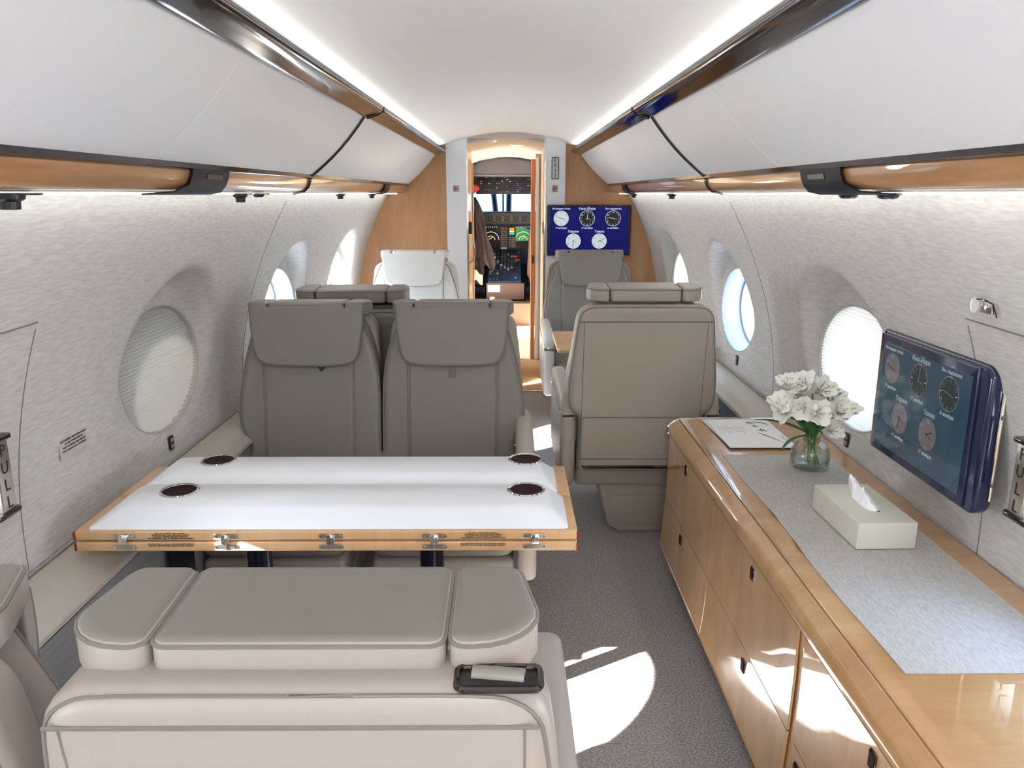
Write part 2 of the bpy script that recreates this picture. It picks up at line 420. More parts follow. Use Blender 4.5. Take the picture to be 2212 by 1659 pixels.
# lower side walls: dado and the padded ledge
for s, nm in ((-1, 'left'), (1, 'right')):
    bm = bmesh.new(); add_box(bm, min(s * 0.965, s * 1.12), max(s * 0.965, s * 1.12), Y0, Y1, 0.0, 0.551); add_box(bm, min(s * 1.098, s * 1.12), max(s * 1.098, s * 1.12), Y0, Y1, 0.5, 0.60)
    struct(finish(bm, 'baseboard_' + nm, M['dado']))
    prof = [(1.097, 0.604), (1.085, 0.605), (1.05, 0.604), (1.005, 0.592), (0.972, 0.572), (0.955, 0.563), (0.954, 0.556), (0.965, 0.552), (1.097, 0.552)]
    pr = smooth_poly([(s * a, b) if i not in (0, 8) else (s * a, b, 1) for i, (a, b) in enumerate(prof)], 3)
    bm = bmesh.new(); add_pad(bm, pr, Y0 + 0.01, Y1 - 0.01, 0.004, mp=lambda u, v, d: (u, d, v), n=1)
    add_tube(bm, [(s * 1.083, Y0 + 0.02, 0.6075), (s * 1.083, Y1 - 0.02, 0.6075)], 0.0022, 6, mi=1)
    add_tube(bm, [(s * 0.958, Y0 + 0.02, 0.548), (s * 0.958, Y1 - 0.02, 0.548)], 0.0025, 6, mi=2)
    o = finish(bm, 'side_ledge', [M['arm'], M['piping'], M['chrome']])
    tag(o, 'cream padded leather ledge running along the %s cabin wall' % ('left' if s < 0 else 'right'), 'ledge')

# wall seams
def seam(path, nm='trim_2', r=0.0013, m=None):
    bm = bmesh.new(); add_tube(bm, path, r, 5); return struct(finish(bm, nm, m or M['piping']))
for s in (-1, 1):
    seam([(s * (wall_x(3.16 + 0.06 * math.sin((z - 0.6) * 2), z) - 0.0004), 3.16 + 0.06 * math.sin((z - 0.6) * 2), z) for z in [0.61 + 0.03 * k for k in range(28)]])
    yv = 1.66 if s < 0 else 1.70; zt = 1.185
    seam([(s * (wall_x(yv, z) - 0.0004), yv - 0.03 * ((z - 0.9) ** 2), z) for z in [0.61 + 0.02 * k for k in range(29)]], 'trim_3')
    seam([(s * (wall_x(yv - t, zt) - 0.0004), yv - t, zt - t * 0.02) for t in [0.04 * k for k in range(16)]], 'trim_4', 0.0016)

# windows
def ell(a, b, n=56): return [(a * math.cos(2 * PI * k / n), b * math.sin(2 * PI * k / n)) for k in range(n)]
wn = 0
for s in (-1, 1):
    for wy in WINY:
        wn += 1
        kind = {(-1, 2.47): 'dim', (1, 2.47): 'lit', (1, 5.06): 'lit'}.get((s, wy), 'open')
        root = bpy.data.objects.new('window_%d' % wn, None); COL.objects.link(root); root.location = (0, 0, 0); root['kind'] = 'structure'
        n = 56; bm = bmesh.new(); rings = []
        def xs_at(a, b, dx): return [(s * (wall_x(wy + a * math.cos(t), WC + b * math.sin(t)) + dx), wy + a * math.cos(t), WC + b * math.sin(t)) for t in [2 * PI * k / n for k in range(n)]]
        def flat(a, b, x): return [(s * x, wy + a * math.cos(t), WC + b * math.sin(t)) for t in [2 * PI * k / n for k in range(n)]]
        for R_ in (xs_at(WA + 0.002, WB + 0.002, 0.002), xs_at(WA, WB, -0.0012), xs_at(WA - 0.003, WB - 0.003, -0.0006), xs_at(WA - 0.005, WB - 0.005, 0.004), flat(WA - 0.006, WB - 0.006, 1.135), flat(WA - 0.010, WB - 0.010, 1.20), flat(WA - 0.024, WB - 0.022, 1.205), flat(WA - 0.028, WB - 0.026, 1.26)):
            rings.append([bm.verts.new(p) for p in R_])
        for A, B in zip(rings, rings[1:]):
            for j in range(n): bm.faces.new((A[j], A[(j + 1) % n], B[(j + 1) % n], B[j]))
        finish(bm, 'window_frame', M['reveal'] if kind == 'open' else M['liner'], root)
        bm = bmesh.new(); bm.faces.new([bm.verts.new(p) for p in flat(WA - 0.02, WB - 0.018, 1.25)])
        finish(bm, 'pane', M['pane'], root, smooth=False)
        if kind != 'open':
            bm = bmesh.new(); rows = []; N = 36; zb, zt = WC - WB - 0.004, WC + WB + 0.004
            for k in range(N * 2 + 1):
                z = zb + (zt - zb) * k / (2 * N)
                a = WA * math.sqrt(max(0, 1 - ((z - WC) / (WB + 0.006)) ** 2)) + 0.006
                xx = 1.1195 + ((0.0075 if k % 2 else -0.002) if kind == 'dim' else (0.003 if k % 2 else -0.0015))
                rows.append([bm.verts.new((s * xx, wy - a + 2 * a * q / 16, z)) for q in range(17)])
            for A, B in zip(rows, rows[1:]):
                for j in range(16): bm.faces.new((A[j], A[j + 1], B[j + 1], B[j]))
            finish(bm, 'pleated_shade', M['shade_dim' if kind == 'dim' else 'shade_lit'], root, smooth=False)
# hull skin outside the lining with window holes: a ring of plates around each window keeps light inside the wall out
for s, nm in ((-1, 'wall_front'), (1, 'wall_rear')):
    bm = bmesh.new(); ys = [Y0 - 0.1] + [v for wy in WINY for v in (wy - WA, wy + WA)] + [Y1 + 0.1]
    for k in range(0, len(ys), 2): add_box(bm, min(s * 1.24, s * 1.26), max(s * 1.24, s * 1.26), ys[k], ys[k + 1], -0.1, 1.6)
    for wy in WINY:
        n = 40; outer = []; inner = []
        for k in range(n + 1):
            t = 2 * PI * k / n; c, q = math.cos(t), math.sin(t)
            inner.append(bm.verts.new((s * 1.245, wy + (WA - 0.024) * c, WC + (WB - 0.022) * q)))
            m_ = max(abs(c), abs(q)); outer.append(bm.verts.new((s * 1.245, wy + (WA + 0.01) * c / m_, WC + (WB + 0.01) * q / m_)))
        for k in range(n): bm.faces.new((inner[k], inner[k + 1], outer[k + 1], outer[k]))
        add_box(bm, min(s * 1.24, s * 1.26), max(s * 1.24, s * 1.26), wy - WA, wy + WA, -0.1, WC - WB)
        add_box(bm, min(s * 1.24, s * 1.26), max(s * 1.24, s * 1.26), wy - WA, wy + WA, WC + WB, 1.6)
    struct(finish(bm, nm, M['white'], smooth=False))
bm = bmesh.new(); add_box(bm, -1.25, 1.25, Y0 - 0.1, 5.95, 1.98, 2.02)
for s in (-1, 1):
    v = [bm.verts.new(p) for p in ((s * 1.26, Y0 - 0.1, 1.58), (s * 1.26, 5.95, 1.58), (s * 1.0, 5.95, 2.0), (s * 1.0, Y0 - 0.1, 2.0))]; bm.faces.new(v)
struct(finish(bm, 'trim_5', M['white'], smooth=False))
# window shade switches
for s, wy, y, z, lb in ((-1, 0, 2.45, 0.662, 'dark shade switch below the grey pleated window on the left wall'), (1, 0, 2.44, 0.672, 'dark shade switch on the right wall behind the flower vase'), (1, 0, 3.70, 0.672, 'small dark shade switch under the open oval window on the right wall')):
    t = thing('window_switch', lb, 'switch', (s * (wall_x(y, z) - 0.001), y, z), 0, None)
    mp = lambda u, v, d, s=s: (-s * d, u, v)
    pad('switch_plate', rrect(-0.016, 0.016, -0.024, 0.024, 0.008), 0.0, 0.006, 0.002, M['black'], t, mp=mp)
    for dz in (-0.01, 0.01): pad('button', rrect(-0.009, 0.009, dz - 0.006, dz + 0.006, 0.003), 0.005, 0.008, 0.001, M['plate'], t, mp=mp, n=2)

# ------------------------------------------------------------------ overhead bins
def bin_side(s, word):
    t = thing('overhead_bin', 'long white overhead bin with wooden lower valance on the %s side of the ceiling' % word, 'overhead bin', (0, 0, 0))
    lids = [(-2.85, 1.66), (1.663, 2.97), (2.99, 4.70), (4.703, 5.84)] if s < 0 else [(-2.85, 2.15), (2.153, 2.97), (2.99, 5.84)]
    A, B = (0.515, 1.727), (0.722, 1.513)
    for (a, b) in lids:
        pr = []
        for k in range(9):
            q = k / 8; bul = 0.012 * math.sin(PI * q)
            pr.append((A[0] + (B[0] - A[0]) * q - bul * 0.72, A[1] + (B[1] - A[1]) * q - bul * 0.69))
        pr = pr + [(B[0] + 0.02, B[1] + 0.02), (A[0] + 0.02, A[1] + 0.02)]
        bm = bmesh.new(); P = [(s * x, z) for x, z in pr]
        add_pad(bm, P, a, b, 0.0015, mp=lambda u, v, d: (u, d, v), n=1)
        finish(bm, 'bin_lid', M['white'], t)
    # smoked chrome trim along the top
    tr = [(0.520, 1.722), (0.513, 1.718), (0.490, 1.724), (0.462, 1.732), (0.450, 1.738), (0.446, 1.746), (0.452, 1.751), (0.50, 1.751), (0.525, 1.735)]
    bm = bmesh.new(); add_pad(bm, smooth_poly([(s * x, z) for x, z in tr], 3), -2.85, 5.84, 0.001, mp=lambda u, v, d: (u, d, v), n=1)
    finish(bm, 'upper_trim', M['smoke'], t)
    # black lip, wooden valance, underside
    lip = [(0.716, 1.518), (0.716, 1.506), (0.724, 1.502), (0.735, 1.502), (0.735, 1.518)]
    bm = bmesh.new(); add_pad(bm, [(s * x, z) for x, z in lip], -2.85, 5.84, 0.0008, mp=lambda u, v, d: (u, d, v), n=1)
    finish(bm, 'dark_lip', M['smoke'], t)
    va = [(0.726, 1.505), (0.730, 1.490), (0.738, 1.474), (0.750, 1.462), (0.766, 1.457), (0.80, 1.457), (0.80, 1.505)]
    bm = bmesh.new(); add_pad(bm, [(s * x, z) for x, z in va], -2.85, 5.845, 0.0008, mp=lambda u, v, d: (u, d, v), n=1)
    finish(bm, 'wood_valance', M['wood_valance'], t)
    bm = bmesh.new(); add_box(bm, min(s * 0.80, s * 0.90), max(s * 0.80, s * 0.90), -2.85, 5.845, 1.452, 1.462)
    finish(bm, 'underside', M['white'], t)
    bm = bmesh.new(); add_box(bm, min(s * 0.80, s * 0.812), max(s * 0.80, s * 0.812), -2.85, 5.84, 1.4475, 1.453)
    finish(bm, 'light_strip', M['strip'], t)
    # rubber gasket band
    yb = 2.98
    path = [(0.446, 1.752), (0.446, 1.742), (0.470, 1.727), (0.508, 1.714)]
    for k in range(7):
        q = k / 6; bul = 0.012 * math.sin(PI * q) + 0.003
        path.append((A[0] + (B[0] - A[0]) * q - bul * 0.72, A[1] + (B[1] - A[1]) * q - bul * 0.69))
    path += [(0.722, 1.500), (0.735, 1.472), (0.752, 1.457), (0.79, 1.450)]
    bm = bmesh.new()
    for d in (-0.006, 0.006): add_tube(bm, [(s * x, yb + d, z) for x, z in path], 0.0035, 6)
    finish(bm, 'gasket_seam', M['smoke'], t)
    # control housings
    for yc, k in ((1.93 - 0.05 * s, 1.0), (4.95 + 0.1 * s, 0.8)):
        ou = [(-0.115 * k, 0.0), (0.055 * k, 0.0), (0.075 * k, 0.052), (-0.06 * k, 0.052)]
        vv = [(0.7205, 1.509), (0.724, 1.490), (0.732, 1.472), (0.745, 1.457), (0.77, 1.4515)]
        rows = []
        for i, (x, z) in enumerate(vv):
            q = i / 4; ex = 0.16 * k * max(0, q - 0.62) / 0.38
            rows.append([(s * (x - 0.001), yc + o_, z - 0.001) for o_ in (-0.12 * k - ex, -0.11 * k, 0.0, 0.12 * k)])
        sheet('control_housing', rows, M['housing'], t, 0.003)
        bm = bmesh.new()
        add_box(bm, -0.001, 0.004, -0.055 * k, 0.055 * k, -0.009, 0.009, 0.001, 1, 0)
        add_box(bm, -0.003, 0.0, -0.05 * k, 0.05 * k, -0.006, 0.006, 0, 1, 1)
        bmesh.ops.transform(bm, matrix=Matrix.Translation((s * 0.7215, yc + 0.02, 1.490)) @ Matrix.Rotation(-s * 0.3, 4, 'Y') @ Matrix.Diagonal((s, 1, 1, 1)), verts=bm.verts)
        finish(bm, 'display_window', [M['smoke'], M['black']], t)
    return t
bin_side(-1, 'left'); bin_side(1, 'right')
# reading spot and air nozzles hanging under the valance
def nozzle(s, y, x, lb, round_=True, k=1.0):
    t = thing('air_nozzle', lb, 'air nozzle', (s * x, y, 1.4515), 0)
    box('mounting_plate', (-0.022 * k, 0.022 * k, -0.06 * k, 0.06 * k, -0.004, 0.0), M['smoke'], t, 0.001)
    bm = bmesh.new()
    if round_:
        add_lathe(bm, [(0.024 * k, -0.004), (0.023 * k, -0.010), (0.016 * k, -0.014), (0.015 * k, -0.026), (0.010 * k, -0.027), (0.0, -0.024)], n=20)
    else:
        add_lathe(bm, [(0.026 * k, -0.003), (0.024 * k, -0.009), (0.017 * k, -0.013), (0.0, -0.013)], n=20, sxy=(0.8, 1.2))
    finish(bm, 'nozzle_barrel', M['navy'] if not round_ else M['black'], t)
nozzle(-1, 1.30, 0.80, 'dark round air nozzle under the left bin, nearest, at the left picture edge')
nozzle(-1, 2.42, 0.80, 'black air nozzle under the left bin beyond the dark control housing', k=0.9)
nozzle(-1, 2.60, 0.80, 'flat dark reading light just beyond a black air nozzle under the left bin', False, 0.9)
nozzle(-1, 3.86, 0.80, 'small black nozzle under the left bin just beyond the dark seam', k=0.9)
nozzle(-1, 4.75, 0.80, 'farthest tiny nozzle under the left bin near the wooden bulkhead', k=0.9)
nozzle(1, 1.90, 0.80, 'dark oval reading light under the right bin, beside the dark control housing', False)
nozzle(1, 1.70, 0.80, 'nearer dark oval reading light under the right bin, toward the camera', False)
nozzle(1, 3.95, 0.80, 'small black nozzle under the right bin beyond the dark seam', k=0.9)
nozzle(1, 5.15, 0.80, 'farthest tiny nozzle under the right bin above the wall television', k=0.9)

# ------------------------------------------------------------------ forward bulkhead, vestibule
def arch_panel(name, x0, x1, y, m, th=0.02, zb=0.0, top=None):
    """vertical panel between x0 and x1 whose top follows the ceiling, sides follow the hull"""
    bm = bmesh.new(); n = 24; fr = []
    def zt(x):
        for a, b in zip(cs, cs[1:]):
            if a[0] <= x <= b[0] and b[0] > a[0]: return a[1] + (b[1] - a[1]) * (x - a[0]) / (b[0] - a[0])
        return 1.92 if abs(x) > 0.6 else 1.80
    pts = [(x0, zb), (x1, zb)] + [(x1 + (x0 - x1) * k / n, zt(x1 + (x0 - x1) * k / n)) for k in range(n + 1)]
    add_pad(bm, pts, y, y + th, 0.0005, n=1); return finish(bm, name, m)
struct(arch_panel('wall_bulkhead_left', -1.2, -0.444, 5.86, M['wood_bulkhead'], 0.03))
struct(arch_panel('wall_bulkhead_right', 0.410, 1.2, 5.86, M['wood_bulkhead'], 0.03))
o = struct(arch_panel('wall_panel_left', -0.445, -0.297, 5.845, M['white'], 0.05))
o = struct(arch_panel('wall_panel_right', 0.267, 0.411, 5.845, M['white'], 0.05))
struct(arch_panel('trim_6', -0.301, -0.289, 5.84, M['chrome'], 0.01)); struct(arch_panel('trim_7', 0.259, 0.271, 5.84, M['chrome'], 0.01))
# corridor
struct(box('floor_mat', (-0.45, 0.45, 5.77, 6.95, -0.03, 0.001), M['tan']))
bm = bmesh.new(); add_box(bm, -0.5, 0.5, 5.755, 5.785, 0.0, 0.005, 0.001); add_box(bm, -0.5, 0.5, 6.93, 6.955, 0.0, 0.005, 0.001)
struct(finish(bm, 'trim_8', M['chrome']))
struct(box('floor_entry', (-1.1, 1.1, 6.95, 8.83, -0.03, 0.0), M['cream']))
struct(box('wall_corridor_left', (-0.37, -0.31, 5.895, 6.95, 0, 1.83), M['wood_edge']))
struct(box('wall_corridor_right', (0.280, 0.34, 5.895, 6.95, 0, 1.83), M['cream']))
vprof = [(-1.1, 1.2), (-0.75, 1.60), (-0.5, 1.74), (-0.3, 1.81), (-0.1, 1.842), (0, 1.845), (0.1, 1.842), (0.3, 1.81), (0.5, 1.74), (0.75, 1.60), (1.1, 1.2)]
struct(ext('ceiling_vestibule', smooth_poly([(a, b, 1) for a, b in vprof], 1)[:], 5.88, 8.85, M['vest'], 6, 0.01))
# doorway partition with jambs
bm = bmesh.new(); add_box(bm, -1.1, -0.315, 6.96, 7.0, 0, 1.70); struct(finish(bm, 'wall_entry_left', M['cream']))
bm = bmesh.new(); add_box(bm, 0.235, 1.1, 6.96, 7.0, 0, 1.78); struct(finish(bm, 'wall_entry_right', M['cream']))
d = struct(box('door_1', (0.196, 0.232, 6.93, 7.03, 0.004, 1.735), M['wood_orange'], bev=0.003))
bm = bmesh.new(); add_box(bm, 0.205, 0.225, 6.905, 6.932, 0.86, 0.93, 0.003); finish(bm, 'door_handle', M['black'], d)
struct(box('trim_9', (-0.318, -0.300, 6.93, 7.03, 0.004, 1.70), M['wood_edge'], bev=0.002))
struct(box('trim_10', (0.234, 0.262, 6.92, 6.96, 0.004, 1.75), M['white'], bev=0.002))
bm = bmesh.new(); add_box(bm, -1.12, -1.08, 6.95, 7.25, 0, 1.7); add_box(bm, -1.12, -1.08, 8.0, 8.9, 0, 1.7); add_box(bm, -1.12, -1.08, 7.25, 8.0, 1.55, 1.7)
struct(finish(bm, 'wall_entry_door_side', M['cream']))
struct(arch_panel('trim_12', -0.30, 0.27, 5.842, M['vest'], 0.045, 1.835))
# entry zone right wall and far cockpit partition
struct(box('wall_entry_side', (1.08, 1.12, 6.95, 8.9, 0, 1.3), M['cream']))
bm = bmesh.new()
add_box(bm, -1.1, -0.40, 8.83, 8.87, 0, 1.8); add_box(bm, 0.30, 1.1, 8.83, 8.87, 0, 1.8)
struct(finish(bm, 'wall_cockpit', M['cream']))
for x, y, lb in ((-0.155, 6.18, 'lit white bar lamp in the passage ceiling, left and nearer'), (0.085, 6.7, 'lit white bar lamp in the passage ceiling, right and farther')):
    t = thing('ceiling_light', lb, 'ceiling light', (x, y, 1.842), 0)
    box('light_frame', (-0.072, 0.072, -0.022, 0.022, -0.006, 0.008), M['brushed'], t, 0.002)
    box('light_bar', (-0.064, 0.064, -0.016, 0.016, -0.012, -0.004), M['lamp'], t, 0.002)
# cockpit door hardware on the left jamb
t = thing('jamb_latch', 'dark latch and curved chrome handle on the left jamb of the passage', 'latch', (-0.308, 6.2, 1.12))
box('latch_body', (0.0, 0.03, -0.05, 0.05, 0.03, 0.12), M['black'], t, 0.004)
box('latch_plate', (0.0, 0.012, -0.06, 0.06, -0.08, 0.03), M['brushed'], t, 0.003)
bm = bmesh.new(); add_tube(bm, [(0.0, 0, 0.0), (0.035, 0, -0.02), (0.045, 0, -0.10), (0.035, 0, -0.18), (0.0, 0, -0.2)], 0.008, 8); finish(bm, 'pull_handle', M['chrome'], t)
# picture frame-like placard and wall box on the right corridor wall
t = thing('placard_frame', 'small dark framed placard on the cream passage wall right of the doorway', 'placard', (0.279, 6.15, 1.60))
box('frame', (-0.006, 0.0, -0.06, 0.06, -0.10, 0.10), M['black'], t, 0.002); box('placard_card', (-0.008, -0.005, -0.045, 0.045, -0.085, 0.085), M['label'], t)
t = thing('wall_box', 'small bronze box on the cream passage wall beside the television', 'wall box', (0.279, 6.1, 1.20))
box('box_body', (-0.014, 0.0, -0.05, 0.05, -0.055, 0.055), M['plate'], t, 0.004); box('box_lid', (-0.018, -0.013, -0.035, 0.035, -0.04, 0.04), M['brown2'], t, 0.002)

# EXIT sign and emergency light plates
t = thing('exit_sign', 'upright EXIT sign with black border on the white panel', 'sign', (0.337, 5.843, 1.628))
pad('sign_plate', rrect(-0.026, 0.026, -0.076, 0.076, 0.006), -0.004, 0.001, 0.001, M['black'], t, n=2)
pad('sign_face', rrect(-0.021, 0.021, -0.071, 0.071, 0.003), -0.0055, -0.003, 0.0005, mat('sign_white', (0.62, 0.62, 0.66), 0.4), t, n=1)
bm = bmesh.new()
for i, c in enumerate('EXIT'): add_text(bm, c, 0.040, Matrix.Translation((0, -0.006, 0.054 - 0.036 * i)) @ FRONT)
finish(bm, 'sign_lettering', M['ink'], t, smooth=False)
for x, lb in ((-0.375, 'small grey plate with red button on the left white panel'), (0.337, 'small grey plate with red button below the EXIT sign')):
    t = thing('emergency_plate', lb, 'switch plate', (x, 5.843, 1.487))
    pad('plate', rrect(-0.02, 0.02, -0.023, 0.023, 0.003), -0.005, 0.001, 0.001, M['plate'], t, n=2)
    box('red_button', (-0.012, -0.003, -0.009, -0.004, -0.016, 0.013), M['red'], t, 0.001)
    bm = bmesh.new(); add_lathe(bm, [(0.0, -0.008), (0.004, -0.008), (0.004, -0.004)], (0.009, 0, 0), 12, axis='y'); finish(bm, 'indicator', M['black'], t)
# ------------------------------------------------------------------ world-clock screens
def screen_emit(name, col, st, rough=0.15, coat=0.5): return mat(name, (0.01, 0.01, 0.01), rough, emit=(col, st), coat=coat, spec=0.2 if coat == 0 else None)
def clock_screen(t, wd, ht, mats, y=-0.001):
    """mats: background, white dial, black dial, lettering, dark hand"""
    bgm, wh, bk, lt, dk = mats
    sc = box('screen', (-wd / 2, wd / 2, y - 0.002, y, -ht / 2, ht / 2), bgm, t)
    u = wd / 168.0                      # the screen measured as 168 units wide
    z0 = ht / 2
    C = [(-60.3, 24.5, 0, 0, 'Исходная точка', '17 ноября', (286, 104)), (-4.5, 24.5, 1, 1, 'Нью-Йорк', '17 ноября', (7, 108)), (51, 24.5, 1, 0, 'Лос-Анджелес', '16 ноября', (279, 104)),
         (-33.5, 72.5, 0, 2, 'Париж', '17 ноября', (187, 108)), (22.5, 72.5, 0, 2, 'Токио', '17 ноября', (66, 112))]
    yy = y - 0.0022
    for (cx, cy, blk, big, title, date, hands) in C:
        X, Z, r = cx * u, z0 - cy * u, 16.2 * u
        bm = bmesh.new()
        add_lathe(bm, [(0.0, -0.0004), (r, -0.0004), (r, 0.0004)], (X, yy, Z), 40, 1 if blk else 0, 'y')
        hm = 0 if blk else 2
        if blk:
            add_tube(bm, [(X + r * math.cos(2 * PI * k / 40), yy - 0.0004, Z + r * math.sin(2 * PI * k / 40)) for k in range(40)], 0.45 * u, 4, True, 0)
        for k in range(12):
            a = 2 * PI * k / 12
            if k % 2 == 0 and k not in ():
                add_text(bm, str(k or 12), 5.6 * u, Matrix.Translation((X + 0.80 * r * math.sin(a), yy - 0.0008, Z + 0.80 * r * math.cos(a))) @ FRONT, 0 if blk else 3)
            elif blk:
                p = lambda q: (X + q * r * math.sin(a), yy - 0.0008, Z + q * r * math.cos(a))
                add_tube(bm, [p(0.72), p(0.9)], 0.35 * u, 4, mi=0)
        for a_, L, wdt in ((hands[0], 0.68, 0.5), (hands[1], 0.55, 0.35)):
            a = math.radians(a_)
            add_tube(bm, [(X - 0.15 * r * math.sin(a), yy - 0.001, Z - 0.15 * r * math.cos(a)), (X + L * r * math.sin(a), yy - 0.001, Z + L * r * math.cos(a))], wdt * u, 4, mi=hm)
        finish(bm, 'clock_dial', [wh, bk, dk, M['ink_grey'] if wh is not dk else wh], sc)
        bm = bmesh.new()
        sz = 5.0 if big == 0 else 7.2
        add_text(bm, title, sz * u, Matrix.Translation((X, yy, Z + 20.2 * u)) @ FRONT)
        finish(bm, 'clock_title', lt, sc, smooth=False); bm = bmesh.new(); add_text(bm, date, 5.2 * u, Matrix.Translation((X, yy, Z - 20.6 * u)) @ FRONT)
        finish(bm, 'clock_date', lt, sc, smooth=False)
    return sc
tv = thing('television', 'flat television with five world clocks on dark blue, on the wooden bulkhead', 'television', (0.585, 5.80, 1.192))
pad('housing', rrect(-0.303, 0.303, -0.180, 0.180, 0.006), -0.001, 0.04, 0.004, M['black'], tv, n=2)
clock_screen(tv, 0.565, 0.335, (screen_emit('screen_blue', (0.0, 0.0004, 0.075), 0.8, 0.4, 0.0), screen_emit('dial_white', (0.40, 0.45, 0.47), 0.75, 0.4, 0.0), M['black'], screen_emit('letter_white', (0.6, 0.65, 0.8), 0.8, 0.4, 0.0), M['ink']))
mo = thing('wall_monitor', 'dark navy monitor showing faint world clocks, on the right wall above the cabinet', 'monitor', (1.022, 1.875, 0.925), -PI / 2)
pad('housing', rrect(-0.235, 0.262, -0.170, 0.170, (0.03, 0.03, 0.004, 0.004)), 0.0, 0.045, (0.012, 0.02), M['navy'], mo, n=5)
pad('bezel', rrect(-0.233, 0.222, -0.160, 0.160, 0.003), -0.006, 0.004, 0.003, M['navy'], mo, n=3)
box('wall_bracket', (-0.15, 0.15, 0.04, 0.075, -0.1, 0.1), M['black'], mo, 0.004)
bm = bmesh.new(); add_tube(bm, [(0.264, 0.03, -0.13), (0.266, 0.03, 0.12)], 0.004, 8); finish(bm, 'side_highlight_trim', M['chrome'], mo)
sc = clock_screen(mo, 0.415, 0.275, (screen_emit('screen_dim', (0.006, 0.028, 0.045), 0.8), screen_emit('dial_dim', (0.07, 0.062, 0.07), 0.8), screen_emit('dial_dark', (0.004, 0.018, 0.02), 0.6), screen_emit('letter_dim', (0.16, 0.17, 0.18), 1.0), M['ink']), y=-0.0065)
for c_ in sc.children: pass

# ------------------------------------------------------------------ credenza
def xf(z):
    P = [(0.13, 0.588), (0.20, 0.596), (0.32, 0.603), (0.45, 0.607), (0.57, 0.607)]
    for a, b in zip(P, P[1:]):
        if z <= b[0]: return a[1] + (b[1] - a[1]) * (z - a[0]) / (b[0] - a[0])
    return 0.607
cr = thing('credenza', 'long glossy maple cabinet with rounded top edge along the right wall', 'cabinet', (0.85, 1.5, 0))
CX, CY = -0.85, -1.5
prof = [(0.95, 0.12, 1), (0.62, 0.12), (0.594, 0.135), (0.602, 0.20), (0.609, 0.32), (0.613, 0.45), (0.612, 0.566, 1), (0.603, 0.574, 1), (0.602, 0.590), (0.608, 0.607), (0.624, 0.621), (0.648, 0.6285), (0.68, 0.63), (1.092, 0.63, 1), (1.088, 0.608, 1), (0.95, 0.608, 1)]
pr = smooth_poly(prof, 4)
pad('cabinet_body', [(a + CX, b) for a, b in pr], 0.05 + CY, 2.835 + CY, 0.002, M['wood'], cr, n=1)
box('plinth', (0.68 + CX, 0.95 + CX, 0.05 + CY, 2.78 + CY, 0.0, 0.125), M['black'], cr)
bm = bmesh.new(); add_tube(bm, [(a + CX, 2.837 + CY, b) for a, b in pr], 0.0045, 8, True); finish(bm, 'end_trim', M['chrome'], cr)
bm = bmesh.new()
for k in range(1): add_tube(bm, [(0.637 + CX, 0.05 + CY, 0.6262), (0.637 + CX, 2.83 + CY, 0.6262)], 0.0016, 6)
finish(bm, 'inlay_line', M['wood_edge'], cr)
def cab_door(y0, y1, z0, z1, ly, lz):
    zs = [z0 + (z1 - z0) * k / 8 for k in range(9)]
    P = [(xf(z) - 0.002 + CX, z) for z in zs] + [(xf(z) + 0.004 + CX, z) for z in zs[::-1]]
    d_ = pad('door', P, y0 + CY, y1 + CY, 0.0012, M['wood'], cr, n=1)
    if ly is not None:
        bm = bmesh.new(); x = xf(lz) + CX - 0.003
        add_box(bm, x - 0.002, x + 0.002, ly + CY - 0.012, ly + CY + 0.012, lz - 0.017, lz + 0.017, 0.001, 1, 0)
        add_box(bm, x - 0.0035, x - 0.001, ly + CY - 0.0102, ly + CY + 0.0102, lz - 0.0152, lz + 0.0152, 0.0005, 1, 1)
        finish(bm, 'latch', [M['smoke'], M['clear']], d_)
for (y0, y1, l) in ((2.172, 2.828, 2.53), (1.475, 2.168, 1.78), (0.80, 1.438, 1.40), (0.10, 0.797, 0.5)):
    cab_door(y0, y1, 0.323, 0.568, l if l != 1.40 else 1.12, 0.535)
    cab_door(y0, y1, 0.134, 0.320, l, 0.28)

# things on the credenza
ys = [1.22 + 1.19 * k / 40 for k in range(41)]
rows = []
for k, y in enumerate(ys):
    row = []
    for j in range(13):
        q = j / 12; x = 0.692 + 0.335 * q
        edge = max(0, 1 - q * 5)
        wv = (0.004 * math.exp(-((y - 1.92) / 0.035) ** 2) + 0.005 * math.exp(-((y - 1.73) / 0.03) ** 2)) * edge
        row.append((x - 0.7 * wv - (0.004 * math.sin(y * 9) * edge), y, 0.6318 + wv * 1.5))
    rows.append(row)
tag(sheet('table_runner', rows, M['runner'], thick=0.0014), 'long grey woven runner lying along the wooden cabinet top', 'table runner')
# papers
def paper(x, y, z, rot, lb, w_=0.225, l_=0.33, mi='paper'):
    t = thing('paper_sheet', lb, 'paper', (x, y, z), rot, 'papers stacked on the cabinet end')
    box('sheet', (-w_ / 2, w_ / 2, -l_ / 2, l_ / 2, -0.0004, 0.0004), M[mi], t)
    return t
for i, (dx, dy, r, lb, mi) in enumerate(((-0.006, 0.002, 0.03, 'dark backing card showing at the near edge under the white papers', 'brown2'), (-0.004, 0.012, 0.055, 'white sheet peeking out at the far left under the top paper', 'paper'), (-0.002, 0.005, 0.025, 'white sheet just below the printed top paper', 'paper'))):
    paper(0.842 + dx, 2.635 + dy, 0.6322 + 0.0016 * i, r, lb, mi=mi)
pt = paper(0.842, 2.630, 0.6372, 0.0, 'top white sheet with printed lines and black brush lettering, behind the vase')
bm = bmesh.new()
R90 = Matrix.Rotation(-PI / 2, 4, 'Z')
for k in range(9):
    y_ = 0.085 - 0.006 * (k % 3); L_ = 0.05 + 0.012 * ((k * 5) % 4)
    add_tube(bm, [(-0.09 + 0.0105 * k, y_, 0.0006), (-0.09 + 0.0105 * k, y_ - L_, 0.0006)], 0.0008, 4)
finish(bm, 'printed_lines', M['ink_grey'], pt, smooth=False)
